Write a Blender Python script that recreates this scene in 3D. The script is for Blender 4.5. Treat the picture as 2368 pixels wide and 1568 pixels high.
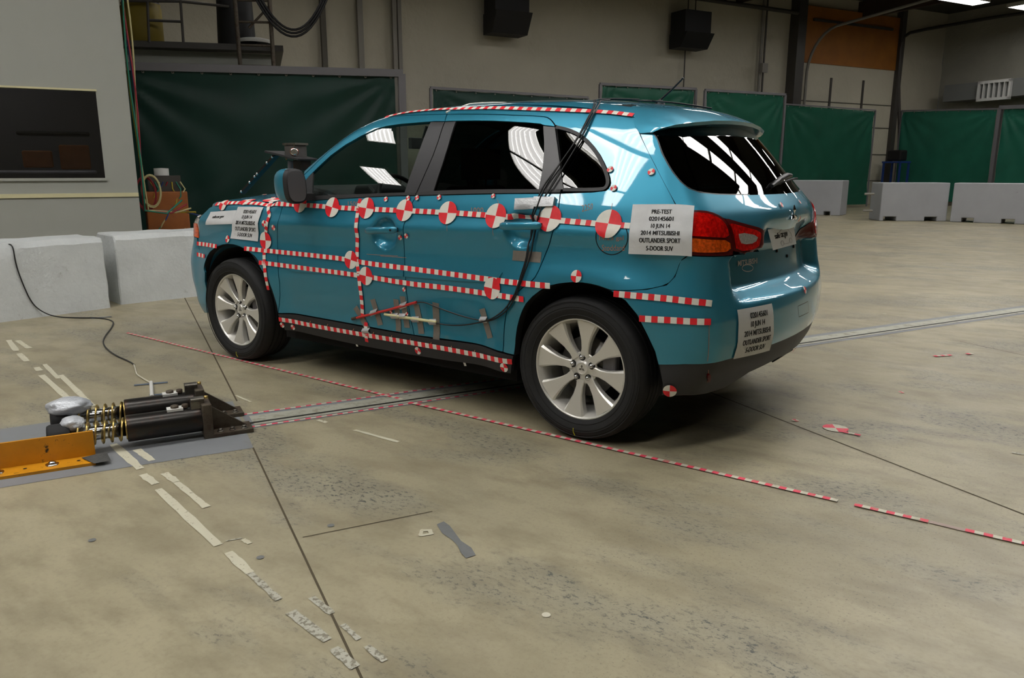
import bpy, bmesh, math, random
import numpy as np
from mathutils import Vector, Matrix
from mathutils.geometry import delaunay_2d_cdt
random.seed(4); RNG = np.random.default_rng(7)
for o in list(bpy.data.objects): bpy.data.objects.remove(o)
SC = bpy.context.scene
COL = SC.collection
R = math.radians

# ------------------------------------------------------------------ camera
CAMP = np.array([4.460715, -3.843690, 1.250718]); YAW, PITCH, FPX = 0.630141, 0.215801, 1767.3
cd = bpy.data.cameras.new('camera'); cam = bpy.data.objects.new('camera', cd); COL.objects.link(cam)
cam.location = CAMP; cam.rotation_euler = (math.pi/2-PITCH, 0, YAW)
cd.sensor_width = 36; cd.lens = FPX/2368*36; cd.clip_start = .05; cd.clip_end = 200
SC.camera = cam
# ------------------------------------------------------------------ exposure, world
SC.view_settings.view_transform = 'Standard'; SC.view_settings.look = 'None'
SC.view_settings.exposure = 0.0; SC.view_settings.gamma = 1.0; SC.view_settings.use_curve_mapping = False
wd = bpy.data.worlds.new('world'); SC.world = wd; wd.use_nodes = True
wd.node_tree.nodes['Background'].inputs[0].default_value = (.9, .95, 1, 1)
wd.node_tree.nodes['Background'].inputs[1].default_value = 0.02
LAMP_POWER = 13.0          # emission of the fluorescent tubes

# image point -> place helpers (only used to read positions off known surfaces)
FW = np.array([-math.sin(YAW)*math.cos(PITCH), math.cos(YAW)*math.cos(PITCH), -math.sin(PITCH)])
RT = np.array([math.cos(YAW), math.sin(YAW), 0.]); UP = np.cross(RT, FW)
def ray(px): return FW+RT*(px[0]-1184)/FPX-UP*(px[1]-784)/FPX
def at_n(px, n, c):
    d = ray(px); return CAMP+d*((c-CAMP@n)/(d@n))
def at_z(px, z=0.): return at_n(px, np.array([0, 0, 1.]), z)
def at_y(px, y): return at_n(px, np.array([0, 1., 0]), y)
E1 = np.array([math.cos(R(-26)), math.sin(R(-26)), 0]); E2 = np.array([math.cos(R(64)), math.sin(R(64)), 0])
def EP(a, b, z=0.): return E1*a+E2*b+np.array([0, 0, z])      # hall axes
def at_e1(px, c): return at_n(px, E1, c)
def at_e2(px, c): return at_n(px, E2, c)

# ------------------------------------------------------------------ materials
MATS = {}
def mat(name, col, rough=.5, metal=0., coat=0., noise=None, bump=None, spec=None, emit=None, wear=None, coat_rough=.03):
    """noise=(scale, amount) colour variation; bump=(scale, strength, distance); wear=(scale, lo, hi, colour)"""
    m = bpy.data.materials.new(name); m.use_nodes = True; nt = m.node_tree; b = nt.nodes['Principled BSDF']
    c4 = (*col, 1); b.inputs['Base Color'].default_value = c4
    b.inputs['Roughness'].default_value = rough; b.inputs['Metallic'].default_value = metal
    b.inputs['Coat Weight'].default_value = coat; b.inputs['Coat Roughness'].default_value = coat_rough
    if spec is not None: b.inputs['Specular IOR Level'].default_value = spec
    if emit: b.inputs['Emission Color'].default_value = (*emit[0], 1); b.inputs['Emission Strength'].default_value = emit[1]
    tc = nt.nodes.new('ShaderNodeTexCoord'); src = None
    def N(scale, detail=5, rough=.6, coord='Object'):
        n = nt.nodes.new('ShaderNodeTexNoise'); n.inputs['Scale'].default_value = scale; n.inputs['Detail'].default_value = detail
        n.inputs['Roughness'].default_value = rough; nt.links.new(tc.outputs[coord], n.inputs['Vector']); return n
    if noise:
        n = N(noise[0]); r = nt.nodes.new('ShaderNodeMapRange'); r.inputs[1].default_value = .3; r.inputs[2].default_value = .7
        r.inputs[3].default_value = 1-noise[1]; r.inputs[4].default_value = 1+noise[1]; nt.links.new(n.outputs[0], r.inputs[0])
        v = nt.nodes.new('ShaderNodeVectorMath'); v.operation = 'SCALE'; v.inputs[0].default_value = col
        nt.links.new(r.outputs[0], v.inputs['Scale']); src = v.outputs[0]
    if wear:
        n = N(wear[0], 8, .7); r = nt.nodes.new('ShaderNodeMapRange'); r.inputs[1].default_value = wear[1]; r.inputs[2].default_value = wear[2]
        nt.links.new(n.outputs[0], r.inputs[0]); x = nt.nodes.new('ShaderNodeMix'); x.data_type = 'RGBA'
        x.inputs[6].default_value = c4; x.inputs[7].default_value = (*wear[3], 1); nt.links.new(r.outputs[0], x.inputs[0])
        if src: nt.links.new(src, x.inputs[6])
        src = x.outputs[2]
    if src: nt.links.new(src, b.inputs['Base Color'])
    if bump:
        n = N(bump[0], 6); bp = nt.nodes.new('ShaderNodeBump'); bp.inputs['Strength'].default_value = bump[1]; bp.inputs['Distance'].default_value = bump[2]
        nt.links.new(n.outputs[0], bp.inputs['Height']); nt.links.new(bp.outputs[0], b.inputs['Normal'])
    MATS[name] = m; return m
def glass(name, tint, f0=.045, refl=(1, 1, 1)):
    """thin pane: tinted see-through plus a clear-coat mirror that grows at glancing angles"""
    m = bpy.data.materials.new(name); m.use_nodes = True; nt = m.node_tree
    for n in list(nt.nodes):
        if n.type != 'OUTPUT_MATERIAL': nt.nodes.remove(n)
    out = [n for n in nt.nodes if n.type == 'OUTPUT_MATERIAL'][0]
    t = nt.nodes.new('ShaderNodeBsdfTransparent'); t.inputs[0].default_value = (*tint, 1)
    g = nt.nodes.new('ShaderNodeBsdfGlossy'); g.inputs[0].default_value = (*refl, 1); g.inputs['Roughness'].default_value = 0
    lw = nt.nodes.new('ShaderNodeLayerWeight'); lw.inputs[0].default_value = .5
    p = nt.nodes.new('ShaderNodeMath'); p.operation = 'POWER'; p.inputs[1].default_value = 5; nt.links.new(lw.outputs['Facing'], p.inputs[0])
    q = nt.nodes.new('ShaderNodeMath'); q.operation = 'MULTIPLY_ADD'; q.inputs[1].default_value = 1-f0; q.inputs[2].default_value = f0; nt.links.new(p.outputs[0], q.inputs[0])
    x = nt.nodes.new('ShaderNodeMixShader'); nt.links.new(q.outputs[0], x.inputs[0]); nt.links.new(t.outputs[0], x.inputs[1]); nt.links.new(g.outputs[0], x.inputs[2])
    nt.links.new(x.outputs[0], out.inputs[0]); MATS[name] = m; return m
def S(r, g, b):   # sRGB 0..255 -> linear
    return tuple(((c/255+.055)/1.055)**2.4 if c > 10 else c/255/12.92 for c in (r, g, b))

paint = mat('teal_metallic_paint', S(42, 134, 162), .42, .5, 1.0)
black_pl = mat('black_plastic', S(38, 38, 40), .55, bump=(900, .15, .0004))
satin_black = mat('satin_black_film', S(44, 44, 47), .38)
rubber = mat('tyre_rubber', S(26, 26, 27), .75, noise=(30, .12))
deep = mat('dark_cavity', S(9, 9, 10), .9)
liner = mat('wheel_liner', S(14, 14, 15), .9)
alloy = mat('silver_alloy', S(222, 220, 214), .34, .5, .3)
alloy_in = mat('brushed_disc_metal', S(120, 118, 114), .4, .6)
steel = mat('bright_steel', S(200, 200, 200), .18, 1.)
steel_dull = mat('dull_steel', S(120, 116, 108), .4, .9, wear=(25, .5, .75, S(70, 55, 45)))
black_steel = mat('oily_black_steel', S(52, 50, 48), .3, .7, wear=(14, .5, .7, S(74, 52, 42)))
brown_steel = mat('rusty_brown_steel', S(88, 80, 68), .5, .4, wear=(18, .45, .7, S(66, 46, 34)))
brass = mat('brass_steel', S(190, 165, 100), .3, .9)
chrome = mat('chrome', S(225, 225, 228), .08, 1.)
red = mat('tape_red', S(226, 34, 46), .45, noise=(60, .08))
white = mat('tape_white', S(226, 224, 214), .45, noise=(60, .04))
fred = mat('floor_tape_red', S(222, 70, 92), .6, wear=(18, .52, .75, S(170, 150, 130)))
fwhite = mat('floor_tape_white', S(200, 196, 178), .6, wear=(18, .52, .75, S(160, 150, 125)))
paper = mat('white_paper', S(212, 214, 216), .7, noise=(14, .04), bump=(9, .3, .01))
ink = mat('black_ink', S(18, 18, 20), .7)
greyink = mat('grey_ink', S(150, 150, 152), .7)
duct = mat('grey_duct_tape', S(118, 112, 104), .55, noise=(40, .08))
silver_tape = mat('silver_duct_tape', S(190, 192, 194), .3, .5, bump=(60, .4, .004))
cable_m = mat('black_cable', S(22, 22, 24), .45)
grey_cable = mat('grey_cable', S(120, 120, 118), .5)
pencil = mat('orange_pencil', S(176, 120, 92), .8)
yellow_mark = mat('yellow_crayon', S(196, 190, 40), .8)
lens_red = mat('red_lens', S(196, 14, 8), .2, 0, .35, spec=.3, noise=(60, .5))
lens_dark = mat('dark_red_lens', S(84, 8, 8), .3, 0, .1, spec=.25)
lens_amber = mat('amber_lens', S(214, 84, 10), .2, 0, .4, spec=.3, noise=(70, .45))
lens_clear = mat('clear_lens', S(190, 185, 180), .15, .3, 1., noise=(120, .25))
g_dark = glass('privacy_glass', (.045, .05, .045))
g_rear = glass('rear_privacy_glass', (.012, .012, .012))
g_clear = glass('clear_glass', (.70, .78, .74))
g_booth = glass('booth_glass', (.55, .56, .58))
seat_m = mat('dark_fabric', S(24, 24, 26), .85)
dash_m = mat('dashboard_plastic', S(40, 41, 43), .6)
headliner = mat('headliner', S(70, 70, 68), .9)
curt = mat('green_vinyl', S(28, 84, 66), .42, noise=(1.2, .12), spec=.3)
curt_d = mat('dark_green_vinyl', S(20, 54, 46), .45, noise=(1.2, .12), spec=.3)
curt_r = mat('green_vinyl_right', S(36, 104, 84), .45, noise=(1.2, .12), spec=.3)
duct_grey = mat('duct_grey_paint', S(120, 122, 120), .5)
grey_paint = mat('grey_frame_paint', S(110, 108, 112), .5)
white_paint = mat('booth_paint', S(158, 160, 152), .6, noise=(.6, .04))
plaster = mat('booth_sill_strip', S(206, 200, 160), .6)
conc_w = mat('whitewashed_concrete', S(200, 204, 204), .8, noise=(3, .07), bump=(22, .5, .02), wear=(7, .62, .78, S(125, 122, 114)))
conc_far = mat('white_painted_block', S(158, 160, 164), .75, noise=(2, .05), wear=(5, .66, .8, S(120, 120, 120)))
tarp = mat('white_wall_sheeting', S(190, 184, 166), .6, noise=(.5, .06), bump=(.9, .35, .25))
tarp2 = mat('grey_side_sheeting', S(160, 158, 146), .6, noise=(.5, .08), bump=(.9, .4, .3))
batten = mat('wall_batten', S(84, 80, 70), .6)
wood = mat('orange_plywood', S(150, 92, 22), .6, noise=(1.5, .15))
beam_m = mat('brown_beam', S(60, 44, 34), .7, noise=(3, .15))
ceil_m = mat('ceiling_foil', S(60, 56, 48), .7, noise=(.8, .2), bump=(1.5, .4, .2))
pipe_m = mat('dark_pipe', S(66, 62, 58), .5)
pipe_l = mat('light_conduit', S(128, 124, 116), .45)
speaker_m = mat('black_speaker_paint', S(16, 16, 18), .6)
yellow_p = mat('yellow_steel_paint', S(206, 140, 18), .45, noise=(12, .1), wear=(16, .60, .66, S(40, 36, 24)))
grey_floor_paint = mat('grey_floor_paint', S(128, 131, 134), .45, noise=(5, .06), wear=(9, .6, .72, S(120, 112, 92)))
mark_m = mat('worn_white_paint', S(196, 192, 170), .7, wear=(45, .60, .64, S(140, 132, 108)))
mark_worn = mat('scraped_white_paint', S(176, 174, 160), .7, wear=(60, .5, .55, S(126, 122, 106)))
patch_grey = mat('grey_patch_paint', S(112, 114, 114), .6, noise=(30, .06))
joint_m = mat('floor_joint', S(78, 70, 52), .9)
slot_m = mat('slot_dark', S(30, 28, 18), .8)
rail_plate = mat('rail_plate_steel', S(172, 172, 158), .5, .1, wear=(12, .5, .7, S(120, 112, 90)))
blue_paint = mat('blue_paint', S(24, 58, 130), .5)
drum_y = mat('yellow_drum', S(130, 112, 30), .6, noise=(3, .1))
white_pl = mat('white_plastic', S(214, 214, 210), .5)
red_wood = mat('brown_crate_wood', S(150, 86, 34), .6, noise=(5, .15))
wires = [mat('green_wire', S(30, 120, 96), .5), mat('red_wire', S(150, 40, 50), .5), mat('cream_wire', S(190, 180, 130), .5), mat('yellow_wire', S(170, 150, 40), .5), mat('blue_wire', S(40, 70, 130), .5)]
red_tube = mat('red_switch_tube', S(190, 44, 40), .4)
cream_tube = mat('cream_switch_tube', S(214, 208, 160), .5)

# concrete floor ------------------------------------------------------
fm = bpy.data.materials.new('stained_concrete'); fm.use_nodes = True; nt = fm.node_tree; B = nt.nodes['Principled BSDF']
tc = nt.nodes.new('ShaderNodeTexCoord')
def NZ(scale, det=6, rg=.6, stretch=None, dist=0.):
    n = nt.nodes.new('ShaderNodeTexNoise'); n.inputs['Scale'].default_value = scale; n.inputs['Detail'].default_value = det
    n.inputs['Roughness'].default_value = rg; n.inputs['Distortion'].default_value = dist
    if stretch:
        mp = nt.nodes.new('ShaderNodeMapping'); mp.inputs['Rotation'].default_value = (0, 0, R(stretch[0])); mp.inputs['Scale'].default_value = (stretch[1], stretch[2], 1)
        nt.links.new(tc.outputs['Object'], mp.inputs[0]); nt.links.new(mp.outputs[0], n.inputs['Vector'])
    else: nt.links.new(tc.outputs['Object'], n.inputs['Vector'])
    return n.outputs[0]
def RMP(src, a, b, c=0., d=1.):
    r = nt.nodes.new('ShaderNodeMapRange'); r.inputs[1].default_value = a; r.inputs[2].default_value = b; r.inputs[3].default_value = c; r.inputs[4].default_value = d
    nt.links.new(src, r.inputs[0]); return r.outputs[0]
def MX(f, a, b):
    x = nt.nodes.new('ShaderNodeMix'); x.data_type = 'RGBA'
    for s, i in ((f, 0), (a, 6), (b, 7)):
        if isinstance(s, tuple): x.inputs[i].default_value = (*s, 1)
        elif isinstance(s, float): x.inputs[i].default_value = s
        else: nt.links.new(s, x.inputs[i])
    return x.outputs[2]
def MUL(a, b):
    n = nt.nodes.new('ShaderNodeMath'); n.operation = 'MULTIPLY'
    for s, i in ((a, 0), (b, 1)):
        if isinstance(s, float): n.inputs[i].default_value = s
        else: nt.links.new(s, n.inputs[i])
    return n.outputs[0]
c = MX(RMP(NZ(.9, 5), .35, .65), S(148, 140, 115), S(168, 160, 133))
c = MX(RMP(NZ(3.2, 6, .6, (-64, 1, 2.2)), .45, .7), c, S(138, 129, 105))
c = MX(RMP(NZ(60, 4), .5, .8, 0, .35), c, S(120, 112, 92))
blot = RMP(NZ(1.3, 5, .6, (-64, .6, 1.5), .3), .50, .62)
c = MX(MUL(blot, .30), c, S(122, 122, 116))
speck = RMP(NZ(46, 9, .8, (-64, .7, 1.3)), .535, .57)
c = MX(MUL(MUL(blot, speck), .9), c, S(64, 68, 68))
c = MX(MUL(RMP(NZ(.35, 3), .5, .6), MUL(RMP(NZ(90, 6, .8), .58, .61), .6)), c, S(70, 72, 70))
c = MX(RMP(NZ(240, 2), .70, .74, 0, .5), c, S(200, 195, 175))
nt.links.new(c, B.inputs['Base Color'])
nt.links.new(RMP(NZ(4, 5), .3, .7, .34, .5), B.inputs['Roughness'])
bp = nt.nodes.new('ShaderNodeBump'); bp.inputs['Strength'].default_value = .12; bp.inputs['Distance'].default_value = .01
nt.links.new(NZ(14, 8), bp.inputs['Height']); nt.links.new(bp.outputs[0], B.inputs['Normal'])
floor_m = fm

# ------------------------------------------------------------------ object helpers
def tag(o, label=None, cat=None, group=None, kind=None):
    if label: o['label'] = label
    if cat: o['category'] = cat
    if group: o['group'] = group
    if kind: o['kind'] = kind
    return o
def thing(name, label, cat, loc=(0, 0, 0), group=None):
    o = bpy.data.objects.new(name, None); COL.objects.link(o); o.location = loc; o.empty_display_size = .1
    return tag(o, label, cat, group)
def mk(name, V, Fc, mats, parent=None, mi=None, smooth=False, normals=None, label=None):
    """vertices are world coordinates; children are re-based to the parent's location"""
    me = bpy.data.meshes.new(name); V = np.asarray(V, float)
    if normals is not None:
        Nn = np.asarray(normals); Fc = [f if np.cross(V[f[1]]-V[f[0]], V[f[2]]-V[f[0]])@Nn[list(f)].sum(0) >= 0 else tuple(f)[::-1] for f in Fc]
    off = np.array(parent.matrix_basis.translation) if parent is not None else np.zeros(3)
    p = parent
    if p is not None:
        off = np.zeros(3)
        while p is not None: off += np.array(p.location); p = p.parent
    me.from_pydata([tuple(v) for v in (V-off)], [], [tuple(int(i) for i in f) for f in Fc])
    if not isinstance(mats, (list, tuple)): mats = [mats]
    for m in mats: me.materials.append(m)
    if mi is not None: me.polygons.foreach_set('material_index', list(mi))
    if smooth is True: me.polygons.foreach_set('use_smooth', [True]*len(me.polygons))
    elif smooth is not False: me.polygons.foreach_set('use_smooth', list(smooth))
    me.update()
    if normals is not None: me.normals_split_custom_set_from_vertices([tuple(n) for n in normals])
    o = bpy.data.objects.new(name, me); COL.objects.link(o)
    if parent is not None: o.parent = parent
    if label: o['label'] = label
    return o
class MB:
    def __init__(s): s.V = []; s.F = []; s.M = []; s.S = []
    def add(s, V, F, m=0, sm=False):
        b = len(s.V); s.V += [tuple(v) for v in V]; s.F += [tuple(i+b for i in f) for f in F]; s.M += [m]*len(F); s.S += [sm]*len(F); return s
    def box(s, c, sx, sy, sz, ax=None, ay=None, az=None, m=0, taper=1.):
        ax = np.array([1, 0, 0.]) if ax is None else np.asarray(ax, float); ay = np.array([0, 1., 0]) if ay is None else np.asarray(ay, float)
        az = np.cross(ax, ay) if az is None else np.asarray(az, float); c = np.asarray(c, float); V = []
        for k in (-1, 1):
            t = taper if k > 0 else 1.
            for i, j in ((-1, -1), (1, -1), (1, 1), (-1, 1)): V.append(c+ax*i*sx/2*t+ay*j*sy/2*t+az*k*sz/2)
        return s.add(V, [(3, 2, 1, 0), (4, 5, 6, 7), (0, 1, 5, 4), (1, 2, 6, 5), (2, 3, 7, 6), (3, 0, 4, 7)], m)
    def prism(s, pts, d, m=0):
        """closed planar loop extruded by vector d"""
        n = len(pts); P = [np.asarray(p, float) for p in pts]; V = P+[p+np.asarray(d) for p in P]
        return s.add(V, [tuple(range(n))[::-1], tuple(range(n, 2*n))]+[(i, (i+1) % n, (i+1) % n+n, i+n) for i in range(n)], m)
    def tube(s, pts, r, k=8, m=0, cap=True):
        P = [np.asarray(p, float) for p in pts]; n = len(P); V = []; rr = r if hasattr(r, '__len__') else [r]*n; prev = None
        for i in range(n):
            t = P[min(i+1, n-1)]-P[max(i-1, 0)]; t = t/(np.linalg.norm(t)+1e-12)
            if prev is None:
                a = np.array([0, 0, 1.]) if abs(t[2]) < .9 else np.array([1., 0, 0]); u = np.cross(t, a)
            else: u = prev-t*(prev@t)
            u /= np.linalg.norm(u)+1e-12; prev = u; w = np.cross(t, u)
            for j in range(k):
                a = 2*math.pi*j/k; V.append(P[i]+(u*math.cos(a)+w*math.sin(a))*rr[i])
        F = [(i*k+j, i*k+(j+1) % k, (i+1)*k+(j+1) % k, (i+1)*k+j) for i in range(n-1) for j in range(k)]
        s.add(V, F, m, True)
        if cap:
            s.add(V[:k], [tuple(range(k))[::-1]], m); s.add(V[-k:], [tuple(range(k))], m)
        return s
    def lathe(s, prof, o, ax, k=48, m=0, mats=None, close=False):
        """prof: list of (axial, radius); ax unit axis"""
        ax = np.asarray(ax, float); o = np.asarray(o, float); a = np.array([0, 0, 1.]) if abs(ax[2]) < .9 else np.array([1., 0, 0])
        u = np.cross(ax, a); u /= np.linalg.norm(u); w = np.cross(ax, u); V = []
        for h, r in prof:
            for j in range(k):
                t = 2*math.pi*j/k; V.append(o+ax*h+(u*math.cos(t)+w*math.sin(t))*r)
        n = len(prof); b = len(s.V)
        for i in range(n-1):
            mm = mats[i] if mats else m
            s.add([], [], mm)
            for j in range(k):
                s.F.append((b+i*k+j, b+i*k+(j+1) % k, b+(i+1)*k+(j+1) % k, b+(i+1)*k+j)); s.M.append(mm); s.S.append(True)
        s.V += [tuple(v) for v in V]
        return s
    def build(s, name, mats, parent=None, label=None, smooth=None):
        return mk(name, s.V, s.F, mats, parent, s.M, s.S if smooth is None else smooth, None, label)
def sharpen(o, ang=35):
    me = o.data
    bm = bmesh.new(); bm.from_mesh(me); bmesh.ops.recalc_face_normals(bm, faces=bm.faces)
    for e in bm.edges:
        if len(e.link_faces) == 2 and e.calc_face_angle(0) > R(ang): e.smooth = False
    bm.to_mesh(me); bm.free(); return o
def bevel(o, w, seg=2):
    md = o.modifiers.new('bevel', 'BEVEL'); md.width = w; md.segments = seg; md.limit_method = 'ANGLE'; md.angle_limit = R(40); return o

def tab(pts, sig=0.02, step=0.002, pad=0.3):
    pts=np.array(pts,float); lo,hi=pts[0,0]-pad,pts[-1,0]+pad
    g=np.arange(lo,hi,step)
    # linear extrapolate ends
    v=np.interp(g,pts[:,0],pts[:,1])
    s0=(pts[1,1]-pts[0,1])/(pts[1,0]-pts[0,0]); s1=(pts[-1,1]-pts[-2,1])/(pts[-1,0]-pts[-2,0])
    v=np.where(g<pts[0,0],pts[0,1]+s0*(g-pts[0,0]),v); v=np.where(g>pts[-1,0],pts[-1,1]+s1*(g-pts[-1,0]),v)
    n=int(3*sig/step); k=np.exp(-.5*(np.arange(-n,n+1)*step/sig)**2); k/=k.sum()
    vv=np.convolve(np.pad(v,n,mode='edge'),k,mode='valid')
    return lambda x: np.interp(x,g,vv)
smooth=lambda a,b,x: (lambda t: t*t*(3-2*t))(np.clip((x-a)/(b-a),0,1))
# half width against height (mid car), crease at z=.95
fW=tab([(.15,.80),(.27,.835),(.34,.85),(.42,.846),(.52,.858),(.62,.869),(.72,.867),(.82,.858),(.89,.861),(.945,.873),(1.0,.852),(1.08,.832),(1.160,0.80600),(1.180,0.79928),(1.200,0.79232),(1.220,0.78512),(1.240,0.77768),(1.260,0.77000),(1.280,0.76208),(1.300,0.75392),(1.320,0.74552),(1.340,0.73688),(1.360,0.72800),(1.380,0.71888),(1.400,0.70952),(1.420,0.69992),(1.440,0.69008),(1.460,0.68000),(1.480,0.66968),(1.500,0.65912),(1.520,0.64832),(1.540,0.63728),(1.560,0.62600),(1.580,0.61448),(1.600,0.60272),(1.620,0.59072),(1.640,0.57848),(1.660,0.56600)],.013)
fXR=tab([(.15,3.25),(.28,3.33),(.40,3.40),(.52,3.435),(.63,3.435),(.70,3.42),(.78,3.40),(.88,3.385),(.96,3.375),(1.03,3.365),(1.08,3.35),(1.13,3.31),(1.160,3.28500),(1.180,3.27082),(1.200,3.25628),(1.220,3.24138),(1.240,3.22612),(1.260,3.21050),(1.280,3.19452),(1.300,3.17818),(1.320,3.16148),(1.340,3.14442),(1.360,3.12700),(1.380,3.10922),(1.400,3.09108),(1.420,3.07258),(1.440,3.05372),(1.460,3.03450),(1.480,3.01492),(1.500,2.99498),(1.520,2.97468),(1.540,2.95402),(1.560,2.93300),(1.580,2.91162),(1.600,2.88988),(1.620,2.86778)],.012)
frec=tab([(.5,0),(.695,0),(.72,.055),(.74,.085),(.80,.085),(.90,.085),(.96,.055),(1.02,.01),(1.06,0),(1.3,0)],.009)
fC=tab([(.3,.22),(.7,.20),(.8,.20),(1.0,.20),(1.15,.24),(1.45,.30)],.05)
fXF=tab([(.2,-.70),(.3,-.80),(.5,-.85),(.65,-.84),(.78,-.78),(.9,-.76),(1.0,-.64)],.03)
fH=tab([(-.9,.84),(-.75,.97),(-.6,1.035),(-.4,1.08),(-.1,1.115),(.2,1.118),(.42,1.135),(.6,1.35),(.8,1.48),(.95,1.56),(1.1,1.60),(1.3,1.625),(1.6,1.635),(2.0,1.637),(2.4,1.62),(2.7,1.585),(3.0,1.535),(3.2,1.50)],.05)
fcr=tab([(-.5,.08),(.3,.09),(.5,.20),(.9,.22),(1.2,.15),(3.0,.15)],.06)
DENTS=[(1.422,.922),(2.342,.982)]
def smax(a,b,k):
    h=np.maximum(k-np.abs(a-b),0)/k
    return np.maximum(a,b)+h*h*k*.25
def Wf(x,z):
    sh=.035*smooth(.8,3.0,x)-.03*(1-smooth(-.4,.9,x))
    zz=z-sh*np.exp(-((z-.95)/.13)**2)
    w=fW(zz)
    w=w-.055*smooth(0.35,-.75,x)*1.0-.02*smooth(2.75,3.3,x)
    up=1.4*np.log1p(np.exp((z-1.12)/.03))*.03/.42
    w=w-up*(.075*smooth(1.9,3.0,x)+.03*smooth(1.0,.3,x))
    for xc,am,sg in ((0.02,.020,.10),(2.67,.030,.13)):
        r=np.sqrt((x-xc)**2+(z-.36)**2)
        w=w+am*np.exp(-((r-.42)/sg)**2)*(1-smooth(.76,.97,z))
    for dx,dz in DENTS:
        q=((x-dx)/.088)**2+((z-dz)/.076)**2
        w=w-.042*np.exp(-q**3)
    return w
def F(P):
    x,y,z=P[...,0],P[...,1],P[...,2]; a=np.abs(y)
    side=a-Wf(x,z)
    top=(z-(fH(x-.0)-fcr(x)*a*a))
    xx=x+ .45*a*a*smooth(.35,.6,x)*(1-smooth(.8,1.3,x))*0
    k=.045+.05*smooth(1.0,1.5,x)
    f=smax(side,top,k)
    rear=x-(fXR(z)-frec(z)*(1-smooth(-.05,.09,a-(.60-.27*smooth(.880,.925,z))))-fC(z)*a*a)
    kk=.10-.03*smooth(1.1,1.3,z)
    f=smax(f,rear*.85,kk)
    front=(fXF(z)+.40*a**2.8)-x
    f=smax(f,front,.10)
    f=np.maximum(f,.18-z)
    return f
def grad(P,e=.003):
    g=np.stack([F(P+np.array(d)*e)-F(P-np.array(d)*e) for d in ((1,0,0),(0,1,0),(0,0,1))],-1)
    return g/np.linalg.norm(g,axis=-1,keepdims=True)
def hit(O,D,t0,t1,n=500):
    """first crossing outside->inside along rays"""
    O=np.broadcast_to(O,D.shape); ts=np.linspace(t0,t1,n); N=len(D)
    res=np.full(N,np.nan)
    P=O[:,None]+D[:,None]*ts[None,:,None]; v=F(P)
    s=(v[:,:-1]>0)&(v[:,1:]<=0); ok=s.any(1); i=s.argmax(1)
    a=ts[i].copy(); b=ts[np.minimum(i+1,n-1)].copy()
    for _ in range(30):
        m=(a+b)/2; fm=F(O+D*m[:,None]); inside=fm<=0
        b=np.where(inside,m,b); a=np.where(inside,a,m)
    res=np.where(ok,(a+b)/2,np.nan); return O+D*res[:,None]
# ------------------------------------------------------------------ surface domains
class Side:      # (x, angle about the long axis), left side
    k = .85
    def fwd(s, q):
        th = q[:, 1]/s.k; O = np.stack([q[:, 0], -1.25*np.cos(th), .9+1.25*np.sin(th)], -1)
        return hit1(O, np.stack([0*th, np.cos(th), -np.sin(th)], -1), 1.1)
    def inv(s, P): return np.stack([P[:, 0], np.arctan2(P[:, 2]-.9, -P[:, 1])*s.k], -1)
class Rear:      # (angle about a vertical axis, z)
    k = .9; cx = 2.45
    def fwd(s, q):
        th = q[:, 0]/s.k; O = np.stack([s.cx+1.4*np.cos(th), 1.4*np.sin(th), q[:, 1]], -1)
        return hit1(O, np.stack([-np.cos(th), -np.sin(th), 0*th], -1), 1.3)
    def inv(s, P): return np.stack([np.arctan2(P[:, 1], P[:, 0]-s.cx)*s.k, P[:, 2]], -1)
class Front:
    k = .9; cx = .1
    def fwd(s, q):
        th = q[:, 0]/s.k; O = np.stack([s.cx-1.4*np.cos(th), 1.4*np.sin(th), q[:, 1]], -1)
        return hit1(O, np.stack([np.cos(th), -np.sin(th), 0*th], -1), 1.3)
    def inv(s, P): return np.stack([np.arctan2(P[:, 1], s.cx-P[:, 0])*s.k, P[:, 2]], -1)
class Top:
    def fwd(s, q):
        O = np.stack([q[:, 0], q[:, 1], 0*q[:, 0]+1.9], -1)
        return hit1(O, np.tile(np.array([0, 0, -1.]), (len(q), 1)), 1.2)
    def inv(s, P): return P[:, :2].copy()
def hit1(O, D, t1):
    out = np.empty_like(O)
    for i in range(0, len(O), 1500):
        out[i:i+1500] = hit(O[i:i+1500], D[i:i+1500], 0., t1, 160)
    return out
SIDE, REAR, FRONT, TOP = Side(), Rear(), Front(), Top()
def pix3(px):
    """image points -> body surface"""
    D = np.array([ray(p) for p in px]); P = hit(CAMP, D, 2.0, 9.0, 900)
    if np.isnan(P).any(): print('MISS', [px[i] for i in range(len(px)) if np.isnan(P[i, 0])])
    return P
def loop3(loop):
    """mixed list of image points (x, y) and world points (x, y, z)"""
    out = []
    L = [i for i, p in enumerate(loop) if len(p) == 2]
    P = pix3([loop[i] for i in L]) if L else []
    d = {i: P[j] for j, i in enumerate(L)}
    for i, p in enumerate(loop):
        q = d[i] if i in d else np.array(p, float)
        if not np.isnan(q).any(): out.append(q)
    return np.array(out)
def chaikin(P, n=2, closed=True, corners=()):
    for _ in range(n):
        Q = []; m = len(P); newc = []
        for i in range(m):
            a = P[i]; prv = P[i-1]; nxt = P[(i+1) % m]
            if (not closed and i in (0, m-1)) or i in corners: newc.append(len(Q)); Q.append(a); continue
            Q.append(.75*a+.25*prv); Q.append(.75*a+.25*nxt)
        P = np.array(Q); corners = newc
    return P
def resamp(P, ds, closed=True):
    Q = []; n = len(P); m = n if closed else n-1
    for i in range(m):
        a, b = P[i], P[(i+1) % n]; L = np.linalg.norm(b-a); k = max(1, int(math.ceil(L/ds)))
        if L < 1e-5: continue
        for j in range(k): Q.append(a+(b-a)*j/k)
    if not closed: Q.append(P[-1])
    return np.array(Q)
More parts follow.
